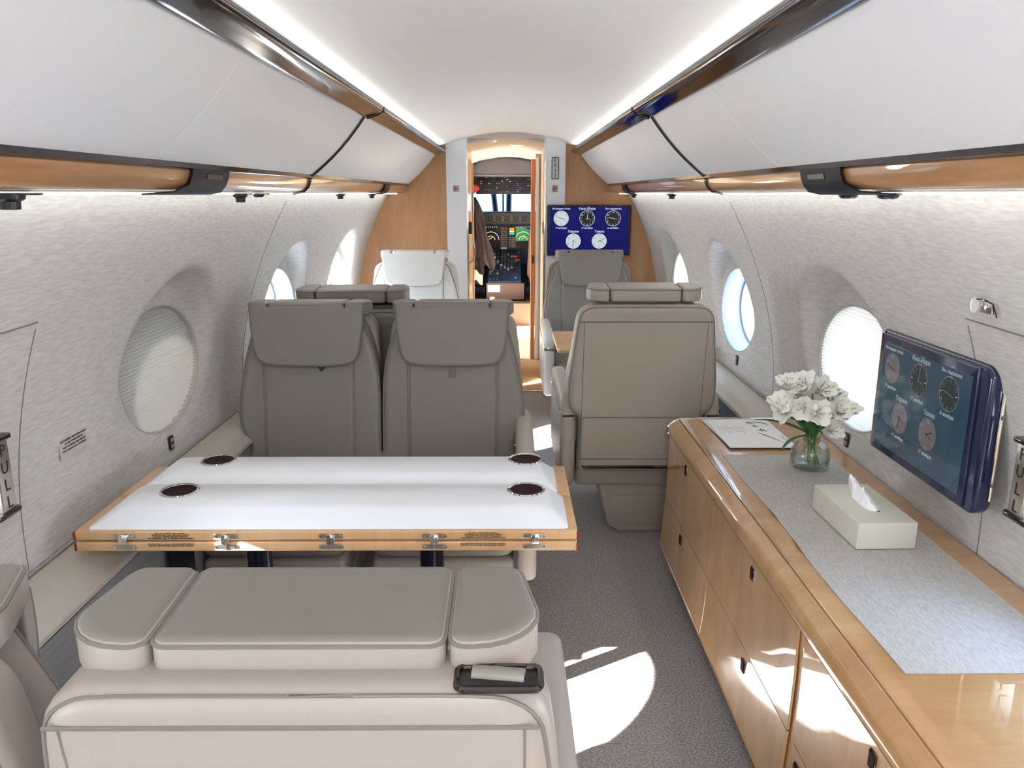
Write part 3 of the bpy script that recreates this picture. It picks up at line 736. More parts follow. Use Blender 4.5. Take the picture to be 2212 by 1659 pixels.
bm = bmesh.new()
def stroke(P, r): add_tube(bm, [(a, b, 0.0007) for a, b in P], r, 4)
for (bx, by, k) in ((0.035, 0.12, 1.0), (0.045, 0.08, 0.8), (0.055, 0.03, 1.2)):
    stroke([(bx - 0.014 * k, by), (bx + 0.006 * k, by + 0.004)], 0.0014); stroke([(bx - 0.002, by + 0.014 * k), (bx - 0.005, by - 0.012 * k)], 0.0014); stroke([(bx, by), (bx + 0.010 * k, by - 0.012 * k)], 0.0012)
stroke([(0.03, 0.0), (0.045, -0.03), (0.065, -0.07), (0.085, -0.12)], [0.0006, 0.0018, 0.0014, 0.0005])
stroke([(0.045, 0.13), (0.075, 0.125), (0.10, 0.10)], [0.001, 0.002, 0.001])
finish(bm, 'brush_lettering', M['ink'], pt)
bm = bmesh.new(); stroke([(0.095, -0.03), (0.104, -0.05), (0.094, -0.06), (0.106, -0.08), (0.097, -0.09), (0.108, -0.11)], 0.0009); finish(bm, 'red_scribble', M['ink_red'], pt)

# tissue box
tb = thing('tissue_box', 'ivory leatherette tissue box on the grey runner', 'tissue box', (0.887, 1.84, 0.6335), 0.03)
def open_box():
    bm = bmesh.new(); add_box(bm, -0.071, 0.071, -0.128, 0.128, 0, 0.066, 0.002, 3)
    add_tube(bm, [(-0.0705, -0.1275, 0.004), (-0.0705, -0.1275, 0.062)], 0.0016, 6)
    return bm
finish(open_box(), 'box_cover', M['tissuebox'], tb)
bm = bmesh.new()
add_lathe(bm, [(0.0, 0.0663), (0.012, 0.0664)], (0.01, 0.0, 0), 24, sxy=(0.9, 5.2)); finish(bm, 'slot', M['ink'], tb)
rnd = random.Random(11); rows = []
for i in range(25):
    q = i / 24 * 2 - 1                     # -1 near end, +1 far end
    env = max(0.0, 1 - abs(q) ** 5)
    hh = (0.018 + 0.056 * (0.5 + 0.5 * q) ** 1.3 + 0.005 * math.sin(i * 1.9)) * env + 0.001
    wd = (0.009 + 0.010 * env) + 0.002 * math.sin(i * 2.3)
    lean = -0.020 * hh / 0.05 + 0.004 * math.sin(i * 1.3); row = []
    for j in range(11):
        u = j / 10 * 2 - 1; v = 1 - abs(u) ** 1.5
        fold = 0.0028 * math.sin(j * 2.1 + i * 0.9) * env
        row.append((u * wd * (1.0 - 0.45 * v) + lean * v + fold * v, q * (0.054 + 0.006 * v) + (0.016 * v if q > 0 else 0), 0.0655 + hh * v + 0.3 * fold))
    rows.append(row)
ts = sheet('tissue', rows, M['tissue'])
ts.location = (0.893, 1.84, 0.6335); tag(ts, 'white tissue pulled up out of the ivory tissue box', 'tissue')

# vase with flowers
VX, VY, VZ = 0.925, 2.29, 0.6335
va = thing('glass_vase', 'squat clear glass vase half filled with water on the runner', 'vase', (VX, VY, VZ))
bm = bmesh.new()
vp = [(0.0, 0.004), (0.045, 0.004), (0.054, 0.012), (0.056, 0.03), (0.053, 0.055), (0.042, 0.074), (0.026, 0.083), (0.0235, 0.095), (0.027, 0.100)]
po = [(0.0, 0.0), (0.048, 0.0), (0.0575, 0.01), (0.0595, 0.03), (0.0565, 0.057), (0.044, 0.077), (0.0285, 0.086), (0.026, 0.095), (0.0285, 0.1015)]
add_lathe(bm, po + vp[::-1], n=40); finish(bm, 'vase_body', M['vase'], va)
bm = bmesh.new(); add_lathe(bm, [(0.0, 0.005), (0.0445, 0.005), (0.053, 0.012), (0.055, 0.03), (0.0545, 0.040), (0.0, 0.040)], n=40); finish(bm, 'water', M['water'], va)
def petal_rows(L, wmax, open_, twist, seed):
    R_ = []
    for i in range(8):
        v = i / 7; wd = wmax * (math.sin(PI * min(1, 0.06 + v * 0.86)) ** 0.75) * (0.45 + 0.55 * min(1, v * 1.6))
        # profile bends outward
        ang = open_ * v; r_ = L * v * math.sin(0.25 + ang * 0.8); h = L * v * math.cos(0.25 + ang * 0.8)
        R_.append([(r_ - 0.18 * wd * (1 - (j / 2 - 1) ** 2), (j / 2 - 1) * wd, h + 0.002 * math.sin(seed + j + i)) for j in range(5)])
    return R_
def add_blossom(bm, c, d, size, seed):
    rnd = random.Random(seed); q = Vector(d).to_track_quat('Z', 'Y').to_matrix().to_4x4()
    for k in range(6):
        L = size * (1.0 if k % 2 else 0.9); op = rnd.uniform(0.35, 0.8)
        rows_ = petal_rows(L, size * (0.34 if k % 2 else 0.46), op, 0, k)
        mt = Matrix.Translation(c) @ q @ Matrix.Rotation(k * PI / 3 + rnd.uniform(-.15, .15), 4, 'Z')
        vv = [[bm.verts.new(mt @ Vector(p)) for p in r] for r in rows_]
        for i, (a, b) in enumerate(zip(vv, vv[1:])):
            for j in range(4):
                f = bm.faces.new((a[j], a[j + 1], b[j + 1], b[j]))
                f.material_index = 1 if (i == 6 and j == 1 and k % 3 == 0) or (i == 0) else 0
    for k in range(5):
        a = k * 2 * PI / 5; mt = Matrix.Translation(c) @ q
        add_tube(bm, [mt @ Vector((0, 0, 0.004)), mt @ Vector((0.15 * size * math.cos(a), 0.15 * size * math.sin(a), size * 0.45)), mt @ Vector((0.28 * size * math.cos(a), 0.28 * size * math.sin(a), size * 0.68))], size * 0.011, 4, mi=2)
def bez(p0, p1, p2, n=8): return [tuple((1 - t) ** 2 * a + 2 * t * (1 - t) * b + t * t * c for a, b, c in zip(p0, p1, p2)) for t in [k / n for k in range(n + 1)]]
def leaf_rows(p0, p1, p2, wd):
    P = bez(p0, p1, p2, 9); R_ = []
    for i, p in enumerate(P):
        v = i / 9; d_ = Vector(P[min(9, i + 1)]) - Vector(P[max(0, i - 1)])
        sd_ = d_.cross(Vector((0, 0.5, 1))).normalized(); ww = wd * math.sin(PI * (0.04 + 0.93 * v)) ** 0.8
        nn = sd_.cross(d_).normalized()
        R_.append([tuple(Vector(p) + sd_ * ww * a + nn * abs(a) * ww * 0.35) for a in (-1, -0.5, 0, 0.5, 1)])
    return R_
# each entry: head centre offset from the vase axis, label, leaves
ST = [((-0.088, -0.01, 0.185), 'white flower at the far left of the vase bouquet, facing left'),
      ((-0.055, 0.02, 0.235), 'white flower at the upper left of the vase bouquet'),
      ((-0.012, 0.0, 0.252), 'topmost white flower of the bouquet in the vase'),
      ((0.040, 0.01, 0.222), 'white flower at the upper right of the bouquet'),
      ((0.082, 0.0, 0.180), 'white flower at the far right of the bouquet, against the bright shade'),
      ((-0.030, -0.045, 0.195), 'white flower at the front centre of the bouquet'),
      ((0.012, -0.06, 0.140), 'small white flower hanging lowest at the front of the bouquet'),
      ((0.046, -0.035, 0.185), 'white flower at the front right of the bouquet')]
for i, (c, lb) in enumerate(ST):
    t = thing('flower_stem', lb, 'flower', (VX, VY, VZ), 0, 'white flowers in the glass vase')
    a = i * 2.4; base = (0.022 * math.cos(a) * 0.7 + 0.012, 0.018 * math.sin(a), 0.012)
    neck = (0.012 * c[0] / 0.08, 0.010 * math.sin(a), 0.098)
    P = [base, neck] + bez(neck, (c[0] * 0.35, c[1] * 0.4, 0.145), (c[0] * 0.85, c[1] * 0.85, c[2] - 0.02), 6)[1:]
    bm = bmesh.new(); add_tube(bm, P, 0.0028, 6); finish(bm, 'stem', M['stem'], t)
    dirv = Vector((c[0] * 1.0, c[1] * 1.0 - 0.05, 0.05 + 0.3 * max(0, c[2] - 0.16)))
    for k in range(2 if i != 6 else 1):
        off = Vector(((-0.012 if k else 0.008), (0.012 if k else -0.006), (0.014 if k else 0.0)))
        dd = dirv + Vector((0.05 * (k * 2 - 1) * math.cos(i * 1.7), 0, 0.05 * math.sin(i * 2.2) + 0.02))
        bm = bmesh.new(); add_blossom(bm, Vector(c) * 0.93 + off, dd, 0.064 if i != 6 else 0.052, i * 5 + k); finish(bm, 'blossom', [M['petal'], M['tip'], M['stamen']], t, angle=80)
    LV = {0: [((-0.01, 0, 0.11), (-0.05, -0.02, 0.17), (-0.10, -0.01, 0.155))], 1: [((-0.01, 0, 0.11), (-0.05, 0, 0.14), (-0.085, 0.0, 0.225)), ((-0.005, -0.01, 0.10), (-0.08, 0.0, 0.15), (-0.155, 0.08, 0.128))],
          2: [((0, 0, 0.11), (0.0, -0.03, 0.17), (-0.01, -0.045, 0.20))], 5: [((-0.01, -0.015, 0.105), (-0.07, -0.04, 0.115), (-0.118, -0.075, 0.075)), ((0, -0.015, 0.10), (-0.02, -0.03, 0.14), (-0.04, -0.04, 0.155))],
          7: [((0.01, -0.005, 0.105), (0.02, -0.02, 0.14), (0.035, -0.01, 0.17))], 4: [((0.01, 0, 0.11), (0.05, 0.0, 0.13), (0.065, -0.01, 0.155))]}
    for p in LV.get(i, []): sheet('leaf', leaf_rows(*p, 0.0155), M['leaf'], t, 0.0006)

# ------------------------------------------------------------------ table between the near and far pair of seats
tx0, tx1 = -1.02, 0.163; TZ = 0.680
tab = thing('folding_table', 'folded maple club table with white raised inserts between the facing seats', 'table', (-0.43, 1.94, 0))
TX, TY = -0.43, 1.94
def leaf_board(nm, y0, y1, z1, rl=True):
    bm = bmesh.new(); add_box(bm, tx0 - TX, tx1 - TX, y0 - TY, y1 - TY, z1 - 0.024, z1, 0.004, 3)
    return finish(bm, nm, M['wood_edge'], tab)
near_top = leaf_board('upper_leaf', 1.718, 1.938, TZ); leaf_board('lower_leaf', 1.718, 1.938, TZ - 0.028)
leaf_board('upper_leaf', 1.950, 2.172, TZ); leaf_board('lower_leaf', 1.950, 2.172, TZ - 0.028)
box('seam_rod', (tx0 - TX + 0.02, tx1 - TX - 0.002, 1.939 - TY, 1.949 - TY, TZ - 0.03, TZ - 0.008), M['smoke'], tab, 0.003)
bm = bmesh.new()
for y in (1.724, ):
    for z in (TZ - 0.012, TZ - 0.040):
        add_box(bm, tx1 - TX - 0.002, tx1 - TX + 0.004, 1.716 - TY, 1.728 - TY, z - 0.010, z + 0.010, 0.002)
        add_box(bm, tx0 - TX - 0.004, tx0 - TX + 0.002, 1.716 - TY, 1.728 - TY, z - 0.010, z + 0.010, 0.002)
finish(bm, 'corner_bumper', mat('red_brown_bumper', (0.22, 0.035, 0.012), 0.3), tab)
def insert(y0, y1, x0, x1, cups, badge):
    """raised white insert: skirt sloping up to a flat top"""
    h = 0.040; bm = bmesh.new()
    lv = [(0.0, 0.0, 0.0), (0.002, 0.002, 0.004), (0.045, 0.030, 0.034), (0.052, 0.036, h)]
    rings = []
    for (ix, iy, z) in lv:
        P = rrect(x0 + ix, x1 - ix * 0.85, y0 + iy * 1.45, y1 - iy * 0.35, 0.012 if z < 0.03 else 0.03, 5)
        rings.append([bm.verts.new((p[0] - TX, p[1] - TY, TZ + z)) for p in P])
    n_ = len(rings[0])
    for A, B in zip(rings, rings[1:]):
        for j in range(n_): bm.faces.new((A[j], A[(j + 1) % n_], B[(j + 1) % n_], B[j]))
    bm.faces.new(rings[-1])
    ins = finish(bm, 'white_insert', M['white'], tab, angle=60)
    for (cx, cy) in cups:
        bm = bmesh.new()
        add_lathe(bm, [(0.040, h - 0.001), (0.0475, h - 0.001), (0.0485, h + 0.002), (0.046, h + 0.0045), (0.0415, h + 0.0035), (0.040, h + 0.001)], (cx - TX, cy - TY, TZ), 40)
        cu = finish(bm, 'cup_holder', M['chrome'], ins)
        bm = bmesh.new(); add_lathe(bm, [(0.0405, h + 0.002), (0.0395, h + 0.0012), (0.038, h + 0.0009), (0.0, h + 0.0008)], (cx - TX, cy - TY, TZ), 40); finish(bm, 'cup_well', M['clear'], cu)
    if badge:
        q = []
        for (yy_, zz) in ((0.0035 + 0.003, 0.0055), (0.0135, 0.0125)): q.append((yy_, zz))
        bm = bmesh.new()
        A = [(-0.035, 0.008, 0.0075), (0.035, 0.008, 0.0075), (0.035, 0.0255, 0.0188), (-0.035, 0.0255, 0.0188)]
        bm.faces.new([bm.verts.new((badge + a - TX, y0 + b - TY, TZ + c)) for a, b, c in A])
        r = bmesh.ops.solidify(bm, geom=bm.faces[:], thickness=0.001)
        finish(bm, 'badge', M['brushed'], ins, smooth=False)
insert(1.728, 1.934, -0.995, 0.142, ((-0.83, 1.872), (0.045, 1.876)), -0.405)
insert(1.955, 2.150, -0.985, 0.130, ((-0.815, 2.105), (0.048, 2.11)), None)
# hinges
for hx in (-0.905, -0.665, -0.418, -0.175, 0.062):
    bm = bmesh.new(); y = 1.718 - TY
    for z in (TZ - 0.0125, TZ - 0.0395):
        add_pad(bm, rrect(hx - TX - 0.029, hx - TX + 0.029, z - 0.006, z + 0.006, 0.0055), y - 0.0015, y + 0.001, 0.0004, n=1, mi=0)
        for dx in (-0.022, 0.022): add_lathe(bm, [(0.0, -0.0022), (0.003, -0.0022), (0.0036, -0.001)], (hx - TX + dx, y, z), 12, 1, 'y')
    add_box(bm, hx - TX - 0.009, hx - TX + 0.001, y - 0.010, y + 0.001, TZ - 0.030, TZ - 0.006, 0.0008, 1, 1)
    add_box(bm, hx - TX + 0.000, hx - TX + 0.010, y - 0.010, y + 0.001, TZ - 0.030, TZ - 0.013, 0.0008, 1, 1)
    add_box(bm, hx - TX - 0.009, hx - TX + 0.002, y - 0.005, y + 0.001, TZ - 0.044, TZ - 0.030, 0.0006, 1, 0)
    finish(bm, 'hinge', [M['brushed'], M['chrome']], tab)
bm = bmesh.new()
T1 = ['FOR TAXI, TAKEOFF, AND LANDING:', 'FASTEN SEAT BELT AND SHOULDER HARNESS', 'FACE SEAT TOWARD FRONT OF AIRCRAFT', 'TRACK INBOARD, REAR OF AIRCRAFT AND OUTBOARD']
T2 = ['PLACE SEAT BACK UPRIGHT AND HEADREST IN REAR OF', 'LIFE VEST AND SHOULDER HARNESS UNDER HEADREST']
for cx in (-0.795, -0.06):
    for k, s_ in enumerate(T1): add_text(bm, s_, 0.0042, Matrix.Translation((cx - TX, 1.7172 - TY, TZ - 0.0055 - 0.0042 * k)) @ FRONT)
    for k, s_ in enumerate(T2): add_text(bm, s_, 0.0042, Matrix.Translation((cx - TX, 1.7172 - TY, TZ - 0.0325 - 0.0045 * k)) @ FRONT)
finish(bm, 'edge_lettering', M['ink'], tab, smooth=False)
for px in (-0.665, -0.205):
    bm = bmesh.new(); add_lathe(bm, [(0.0, 0.0), (0.032, 0.0), (0.032, 0.63), (0.0, 0.63)], (px - TX, 0.0, 0), 28); finish(bm, 'support_post', M['post'], tab)
box('floor_foot', (-0.34 , 0.34, -0.09, 0.09, 0.0, 0.04), M['black'], tab, 0.01)

# ------------------------------------------------------------------ seats
def seat(name, label, x, y, facing, kx=1.0, belt=False, arms=(1, 1), mats=None, tagged=None, rot=0.0, base=True, z_off=0.0, hz=0.0, base_dx=0.0, inner=0, arm_w=0.062, head=None, sc=None):
    HD = head or (M['leather_grey'] if mats is None else mats[0])
    """local frame: occupant faces -Y; y=0 is the front face of the back at its top"""
    L = M['leather_grey'] if mats is None else mats[0]; A_ = M['arm'] if mats is None else mats[1]; SH = M['leather'] if mats is None else mats[0]
    t = thing(name, label, 'seat', (x, y, 0), (0 if facing < 0 else PI) + rot, None)
    LEAN = 0.16
    def mp(u, v, d): return (u, d + (v - 1.0) * LEAN, v)
    half = [(0.0, 1.018), (0.12, 1.018), (0.165, 1.012), (0.195, 0.985), (0.212, 0.94), (0.240, 0.84), (0.262, 0.72), (0.266, 0.66), (0.258, 0.605), (0.236, 0.56), (0.228, 0.52), (0.227, 0.42)]
    half = [(a * kx, b) for a, b in half]
    full = [(0.0, 1.018), (0.12, 1.018), (0.165, 1.012), (0.198, 0.985), (0.222, 0.94), (0.246, 0.86), (0.258, 0.78), (0.2615, 0.70), (0.262, 0.605), (0.262, 0.56), (0.262, 0.52), (0.262, 0.42)]
    hr_ = full if inner > 0 else half; hl_ = full if inner < 0 else half
    OUT = smooth_poly(hr_ + [(-a, b) for a, b in hl_[::-1] if a > 0], 3)
    pad('backrest', OUT, 0.0, 0.10, 0.022, L, t, mp=mp, n=4)
    # raised centre panel and bolster seams
    cw = 0.163 * kx
    pad('centre_panel', rrect(-cw, cw, 0.43, 1.0, 0.014), -0.006, 0.03, 0.010, L, t, mp=mp, n=3)
    bm = bmesh.new()
    for sgn in (-1, 1): add_tube(bm, [mp(sgn * (cw + 0.0045), v, 0.0005) for v in (0.43, 0.6, 0.8, 1.0)], 0.002, 5)
    add_tube(bm, [mp(p[0], p[1], 0.010) for p in inset_poly(OUT, 0.003)], 0.0034, 6, True)
    finish(bm, 'piping', M['piping'], t)
    # rear shell
    hs = [(0.0, 1.008), (0.16, 1.008), (0.205, 1.0), (0.232, 0.972), (0.242, 0.92), (0.254, 0.80), (0.264, 0.70), (0.264, 0.62), (0.248, 0.575), (0.226, 0.555), (0.222, 0.50), (0.224, 0.34), (0.20, 0.315), (0.0, 0.312)]
    hs = [(a * kx, b) for a, b in hs]
    OS = smooth_poly(hs + [(-a, b) for a, b in hs[::-1] if a > 0], 3)
    def mps(u, v, d): return (u, d + (v - 1.0) * LEAN * 0.9, v)
    pad('back_shell', OS, 0.085, 0.170, (0.01, 0.028), SH, t, mp=mps, n=5)
    bm = bmesh.new()
    add_tube(bm, [mps(p[0], p[1], 0.163) for p in inset_poly(OS, 0.008)], 0.0022, 6, True)
    for zz, wd in ((0.966 if head else 0.945, 0.225 if head else 0.232), (0.555, 0.222), (0.375, 0.218)):
        add_tube(bm, [mps(u * wd * kx, zz, 0.171) for u in (-1, -0.5, 0, 0.5, 1)], 0.0024, 5)
    for sgn in (-1, 1): add_tube(bm, [mps(sgn * 0.212 * kx, zz, 0.1702) for zz in (0.375, 0.5, 0.7, 0.966 if head else 0.945)], 0.0013, 5)
    finish(bm, 'shell_seams', M['piping'], t)
    # headrest: front flap plus three top cushions
    ho = hz
    fl = smooth_poly([(-0.208, 1.048, 1), (-0.195, 1.054, 1), (-0.150, 1.056, 1), (-0.140, 1.048, 1), (-0.130, 1.057, 1), (0.130, 1.057, 1), (0.140, 1.048, 1), (0.150, 1.056, 1), (0.195, 1.054, 1), (0.208, 1.048, 1), (0.205, 0.99), (0.197, 0.925), (0.185, 0.872), (0.155, 0.844), (0.10, 0.836), (0.0, 0.834), (-0.10, 0.836), (-0.155, 0.844), (-0.185, 0.872), (-0.197, 0.925), (-0.205, 0.99)], 3)
    hr = pad('headrest_flap', [(a, b + ho) for a, b in fl], -0.034, -0.002, (0.011, 0.004), L, t, mp=mp, n=4)
    bm = bmesh.new(); pp = [(a, b + ho) for a, b in fl if b < 1.04]
    add_tube(bm, [mp(a, b, -0.026) for a, b in inset_poly([(a, b + ho) for a, b in fl], 0.002) if b < 1.04 + ho], 0.0028, 6); finish(bm, 'flap_piping', M['piping'], hr)
    def top_piece(x0, x1, rr, nm):
        # plan outline in x / y, thickness in z
        P = [(a * (0.92 + 0.08 * min(1, (b + 0.030) / 0.10)) if abs(a) > 0.18 else a, b) for a, b in rrect(x0, x1, -0.030, 0.125, rr, 6)]
        def mt(u, v, d):
            q = (v + 0.032) / 0.157
            return (u, v + 0.006, d + ho - 0.008 * q + 0.004)
        bm = bmesh.new(); add_pad(bm, P, 1.012, 1.064, (0.008, 0.012), mp=mt, n=4)
        o_ = finish(bm, nm, [HD, SH], t)
        for pl in o_.data.polygons:
            if head and pl.normal.z < 0.62: pl.material_index = 1
        bm = bmesh.new(); add_tube(bm, [mt(a, b, 1.0565) for a, b in inset_poly(P, 0.001)], 0.0026, 6, True) if False else add_tube(bm, [mt(a, b, 1.0565) for a, b in sorted_back(inset_poly(P, 0.001))], 0.0026, 6); finish(bm, 'cushion_piping', M['piping'], o_)
    top_piece(-0.138, 0.138, (0.014, 0.016, 0.016, 0.014), 'headrest_cushion')
    top_piece(0.141, 0.228, (0.016, 0.064, 0.016, 0.014), 'headrest_wing')
    top_piece(-0.228, -0.141, (0.014, 0.016, 0.064, 0.016), 'headrest_wing')
    # seat cushion, front apron, arms
    sw = 0.222 * kx
    bm = bmesh.new(); add_pad(bm, rrect(-sw, sw, -0.62, -0.08, 0.045), 0.33, 0.44 , (0.02, 0.035), mp=lambda u, v, d: (u, v, d - 0.03 * (v + 0.62) / 0.54 + 0.02), n=5, dome1=0.006)
    finish(bm, 'seat_cushion', L, t)
    box('seat_pan', (-sw, sw, -0.60, -0.02, 0.22, 0.335), SH, t, 0.02, 3)
    for sgn in (-1, 1):
        if not arms[0 if sgn < 0 else 1]: continue
        a0, a1 = sgn * 0.232 * kx, sgn * (0.232 * kx + arm_w)
        AO = smooth_poly([(-0.60, 0.30), (-0.56, 0.25), (-0.3, 0.24), (0.02, 0.25), (0.09, 0.30), (0.10, 0.50), (0.085, 0.61), (0.02, 0.645), (-0.25, 0.64), (-0.50, 0.63), (-0.585, 0.605), (-0.605, 0.52)], 4)
        ar = pad('armrest', AO, min(a0, a1), max(a0, a1), 0.022, A_, t, mp=lambda u, v, d: (d, u, v), n=4)
        bm = bmesh.new()
        add_box(bm, min(a0, a1) - 0.001, max(a0, a1) + 0.001, -0.607, -0.50, 0.535, 0.558, 0.006, 2)
        finish(bm, 'chrome_band', M['chrome'], ar)
        bm = bmesh.new(); add_tube(bm, [(max(a0, a1) + 0.0005 if sgn > 0 else min(a0, a1) - 0.0005, yy_, 0.575) for yy_ in (-0.5, 0.085)], 0.0025, 5)
        add_tube(bm, [(a0 + (a1 - a0) * q, 0.1005, 0.56) for q in (0.12, 0.88)], 0.003, 5)
        finish(bm, 'arm_seam', M['smoke'], ar)
    if base:
        bw = 0.17
        PB = [(-bw + 0.05, 0.0), (bw - 0.05, 0.0), (bw, 0.03), (bw + 0.05, 0.235), (-bw - 0.05, 0.235), (-bw, 0.03)]
        bs = pad('pedestal_base', [(a + base_dx, b) for a, b in PB], -0.45, -0.05, 0.012, A_, t, n=3)
        pad('base_cover', rrect(-bw + 0.03 + base_dx, bw - 0.01 + base_dx, 0.03, 0.17, 0.015), -0.055, -0.046, 0.003, A_, bs, n=2)
    if belt:
        # harness slot on the top of the shell
        sx_ = belt * 0.188
        bm = bmesh.new(); P = rrect(sx_ - 0.038, sx_ + 0.038, 0.130, 0.162, 0.007, 4)
        add_tube(bm, [(a, b, 1.012 - (b - 0.12) * 0.15) for a, b in P], 0.0035, 8, True)
        sl = finish(bm, 'harness_slot', M['smoke'], t)
        box('slot_opening', (sx_ - 0.036, sx_ + 0.036, 0.132, 0.160, 1.0, 1.0095), M['black'], sl)
        bm = bmesh.new(); add_tube(bm, [(sx_ - 0.024, 0.146, 1.008), (sx_ + 0.024, 0.139, 1.008)], 0.0095, 12); finish(bm, 'strap_roll', M['leather_grey'], sl)
    if tagged == 'square':
        bm = bmesh.new(); add_pad(bm, rrect(-0.012, 0.012, 0.793, 0.817, 0.003), -0.012, -0.006, 0.001, mp=mp, n=1, mi=0)
        add_tube(bm, [mp(a, b, -0.0125) for a, b in ((-0.006, 0.798), (-0.006, 0.808), (-0.003, 0.812), (0.003, 0.812), (0.006, 0.808), (0.006, 0.798))], 0.0014, 5, mi=1)
        add_tube(bm, [mp(0, b, -0.0125) for b in (0.798, 0.806)], 0.0014, 5, mi=1)
        for dx in (-0.007, 0.007): add_tube(bm, [mp(dx, b, -0.0075) for b in (0.817, 0.84)], 0.0011, 5, mi=2)
        finish(bm, 'tag', [M['piping'], mat('brass', (0.45, 0.33, 0.10), 0.3, 1.0), M['piping']], t)
    if tagged == 'corner':
        bm = bmesh.new(); f = [mp(0.035, 0.829, -0.009), mp(0.065, 0.829, -0.009), mp(0.047, 0.812, -0.009)]
        f2 = [mp(0.035, 0.829, -0.006), mp(0.065, 0.829, -0.006), mp(0.047, 0.812, -0.006)]
        a = [bm.verts.new(p) for p in f]; b = [bm.verts.new(p) for p in f2]; bm.faces.new(a); bm.faces.new(b[::-1])
        for k in range(3): bm.faces.new((a[k], a[(k + 1) % 3], b[(k + 1) % 3], b[k]))
        finish(bm, 'tag', M['black'], t, smooth=False)
    return t
seat('club_seat', 'grey leather seat facing the camera beyond the table, aisle side, with small square tag', -0.206, 2.87, -1, 1.0, arms=(0, 1), tagged='square', inner=-1)
seat('club_seat', 'grey leather seat facing the camera beyond the table, beside the window', -0.737, 2.87, -1, 1.0, arms=(0, 0), tagged='corner', inner=1)
BG = mat('beige_leather', (0.375, 0.337, 0.305), 0.42, bump=((420, 420, 420), 0.12, 0.001)); GT = mat('grey_headrest_leather', (0.225, 0.21, 0.188), 0.42, bump=((420, 420, 420), 0.12, 0.001))
n1 = seat('club_seat', 'cream leather seat seen from behind, closest in the foreground centre left', -0.213, 0.835, 1, 1.0, hz=-0.019, belt=-1, arms=(1, 0), mats=(BG, BG), head=GT)
n2 = seat('club_seat', 'cream leather seat seen from behind, cut off at the lower left corner', -0.800, 0.825, 1, 1.0, hz=-0.019, arms=(0, 0), mats=(BG, BG), head=GT, rot=0.10)
for q in (n1, n2): q.scale = (1.08, 1.0, 0.976)
n3 = seat('single_seat', 'wide beige seat seen from behind on the right, before the wooden cabinet end', 0.535, 3.17, 1, 1.13, arms=(1, 1), hz=0.008, base_dx=-0.07, mats=(M['leather'], M['leather']))
n3.scale = (1, 1, 1.025)
seat('single_seat', 'seat on the left seen from behind, only its headrest showing over the pair', -0.622, 3.22, 1, 1.13, arms=(1, 1), hz=0.022, mats=(M['leather_grey'], M['arm']))
seat('single_seat', 'leather seat with sun brightness in its pale colour, facing the camera at the front left bulkhead', -0.62, 5.22, -1, 1.16, hz=0.025, mats=(M['pale_leather'], M['pale_leather']))  # brightness from bounced sun is put into this seat's leather colour
seat('single_seat', 'grey leather seat facing the camera below the television on the front right', 0.54, 5.22, -1, 1.14, hz=0.025, mats=(M['leather_grey'], M['pale_leather']), tagged='square')
# side table between the two right seats
t = thing('side_table', 'small maple table leaf between the two single seats on the right', 'table', (0.62, 4.2, 0.66))
pad('table_top', rrect(-0.37, 0.33, -0.27, 0.27, 0.02), 0.0, 0.022, 0.004, M['wood_edge'], t, mp=lambda u, v, d: (u, v, d), n=2)
box('wall_support', (0.27, 0.33, -0.20, 0.20, -0.10, 0.0), M['arm'], t, 0.01)
t = thing('dado_socket', 'dark sloping control recess low on the left wall under the table', 'control panel', (-0.953, 2.12, 0.40))
box('recess', (0.0, 0.012, -0.09, 0.06, -0.16, 0.08), M['black'], t, 0.004); box('recess_buttons', (0.011, 0.015, -0.03, 0.03, -0.08, -0.06), M['plate'], t, 0.001)

# ------------------------------------------------------------------ wall details near the camera
def exit_handle(s, lb):
    x0 = wall_x(1.60, 0.88)
    t = thing('emergency_pull', lb, 'handle', (s * x0, 1.535 if s < 0 else 1.50, 0.885))
    a, b = (min(0, -s * 0.05), max(0, -s * 0.05))
    pad('handle_post', rrect(a, b, -0.022, 0.022, 0.004), -0.075, 0.075, 0.002, M['brushed'], t, mp=lambda u, v, d: (u, v, d), n=2)
    for z0, z1 in ((0.075, 0.085), (-0.085, -0.075)):
        pad('end_cap', rrect(a - 0.006, b + 0.006, -0.05, 0.034, 0.012), z0, z1, 0.003, M['smoke'], t, mp=lambda u, v, d: (u, v, d), n=2)
    bm = bmesh.new(); rz = Matrix.Rotation(PI / 2 if s < 0 else -PI / 2, 4, 'Z')
    for i, c in enumerate('PULL'):
        add_text(bm, c, 0.036, Matrix.Translation((-s * 0.0505, 0.0, 0.054 - 0.037 * i)) @ rz @ FRONT)
    for i, c in enumerate('PULL'):
        add_text(bm, c, 0.036, Matrix.Translation((-s * 0.028, 0.0225, 0.054 - 0.037 * i)) @ Matrix.Rotation(PI, 4, 'Z') @ FRONT)
        add_text(bm, c, 0.036, Matrix.Translation((-s * 0.028, -0.0225, 0.054 - 0.037 * i)) @ FRONT)
    finish(bm, 'handle_lettering', M['ink'], t, smooth=False)
exit_handle(-1, 'metal emergency handle reading PULL at the left picture edge')
exit_handle(1, 'metal emergency handle at the right picture edge beside the monitor')
t = thing('wall_placard', 'small clear placard with five lines of black print on the left wall', 'placard', (-wall_x(1.885, 0.85) + 0.0015, 1.885, 0.853), PI / 2)
pad('placard_plate', rrect(-0.065, 0.055, -0.035, 0.03, 0.003), -0.0005, 0.001, 0.0003, mat('clear_label_film', (0.56, 0.54, 0.52), 0.35), t, n=1)
bm = bmesh.new()
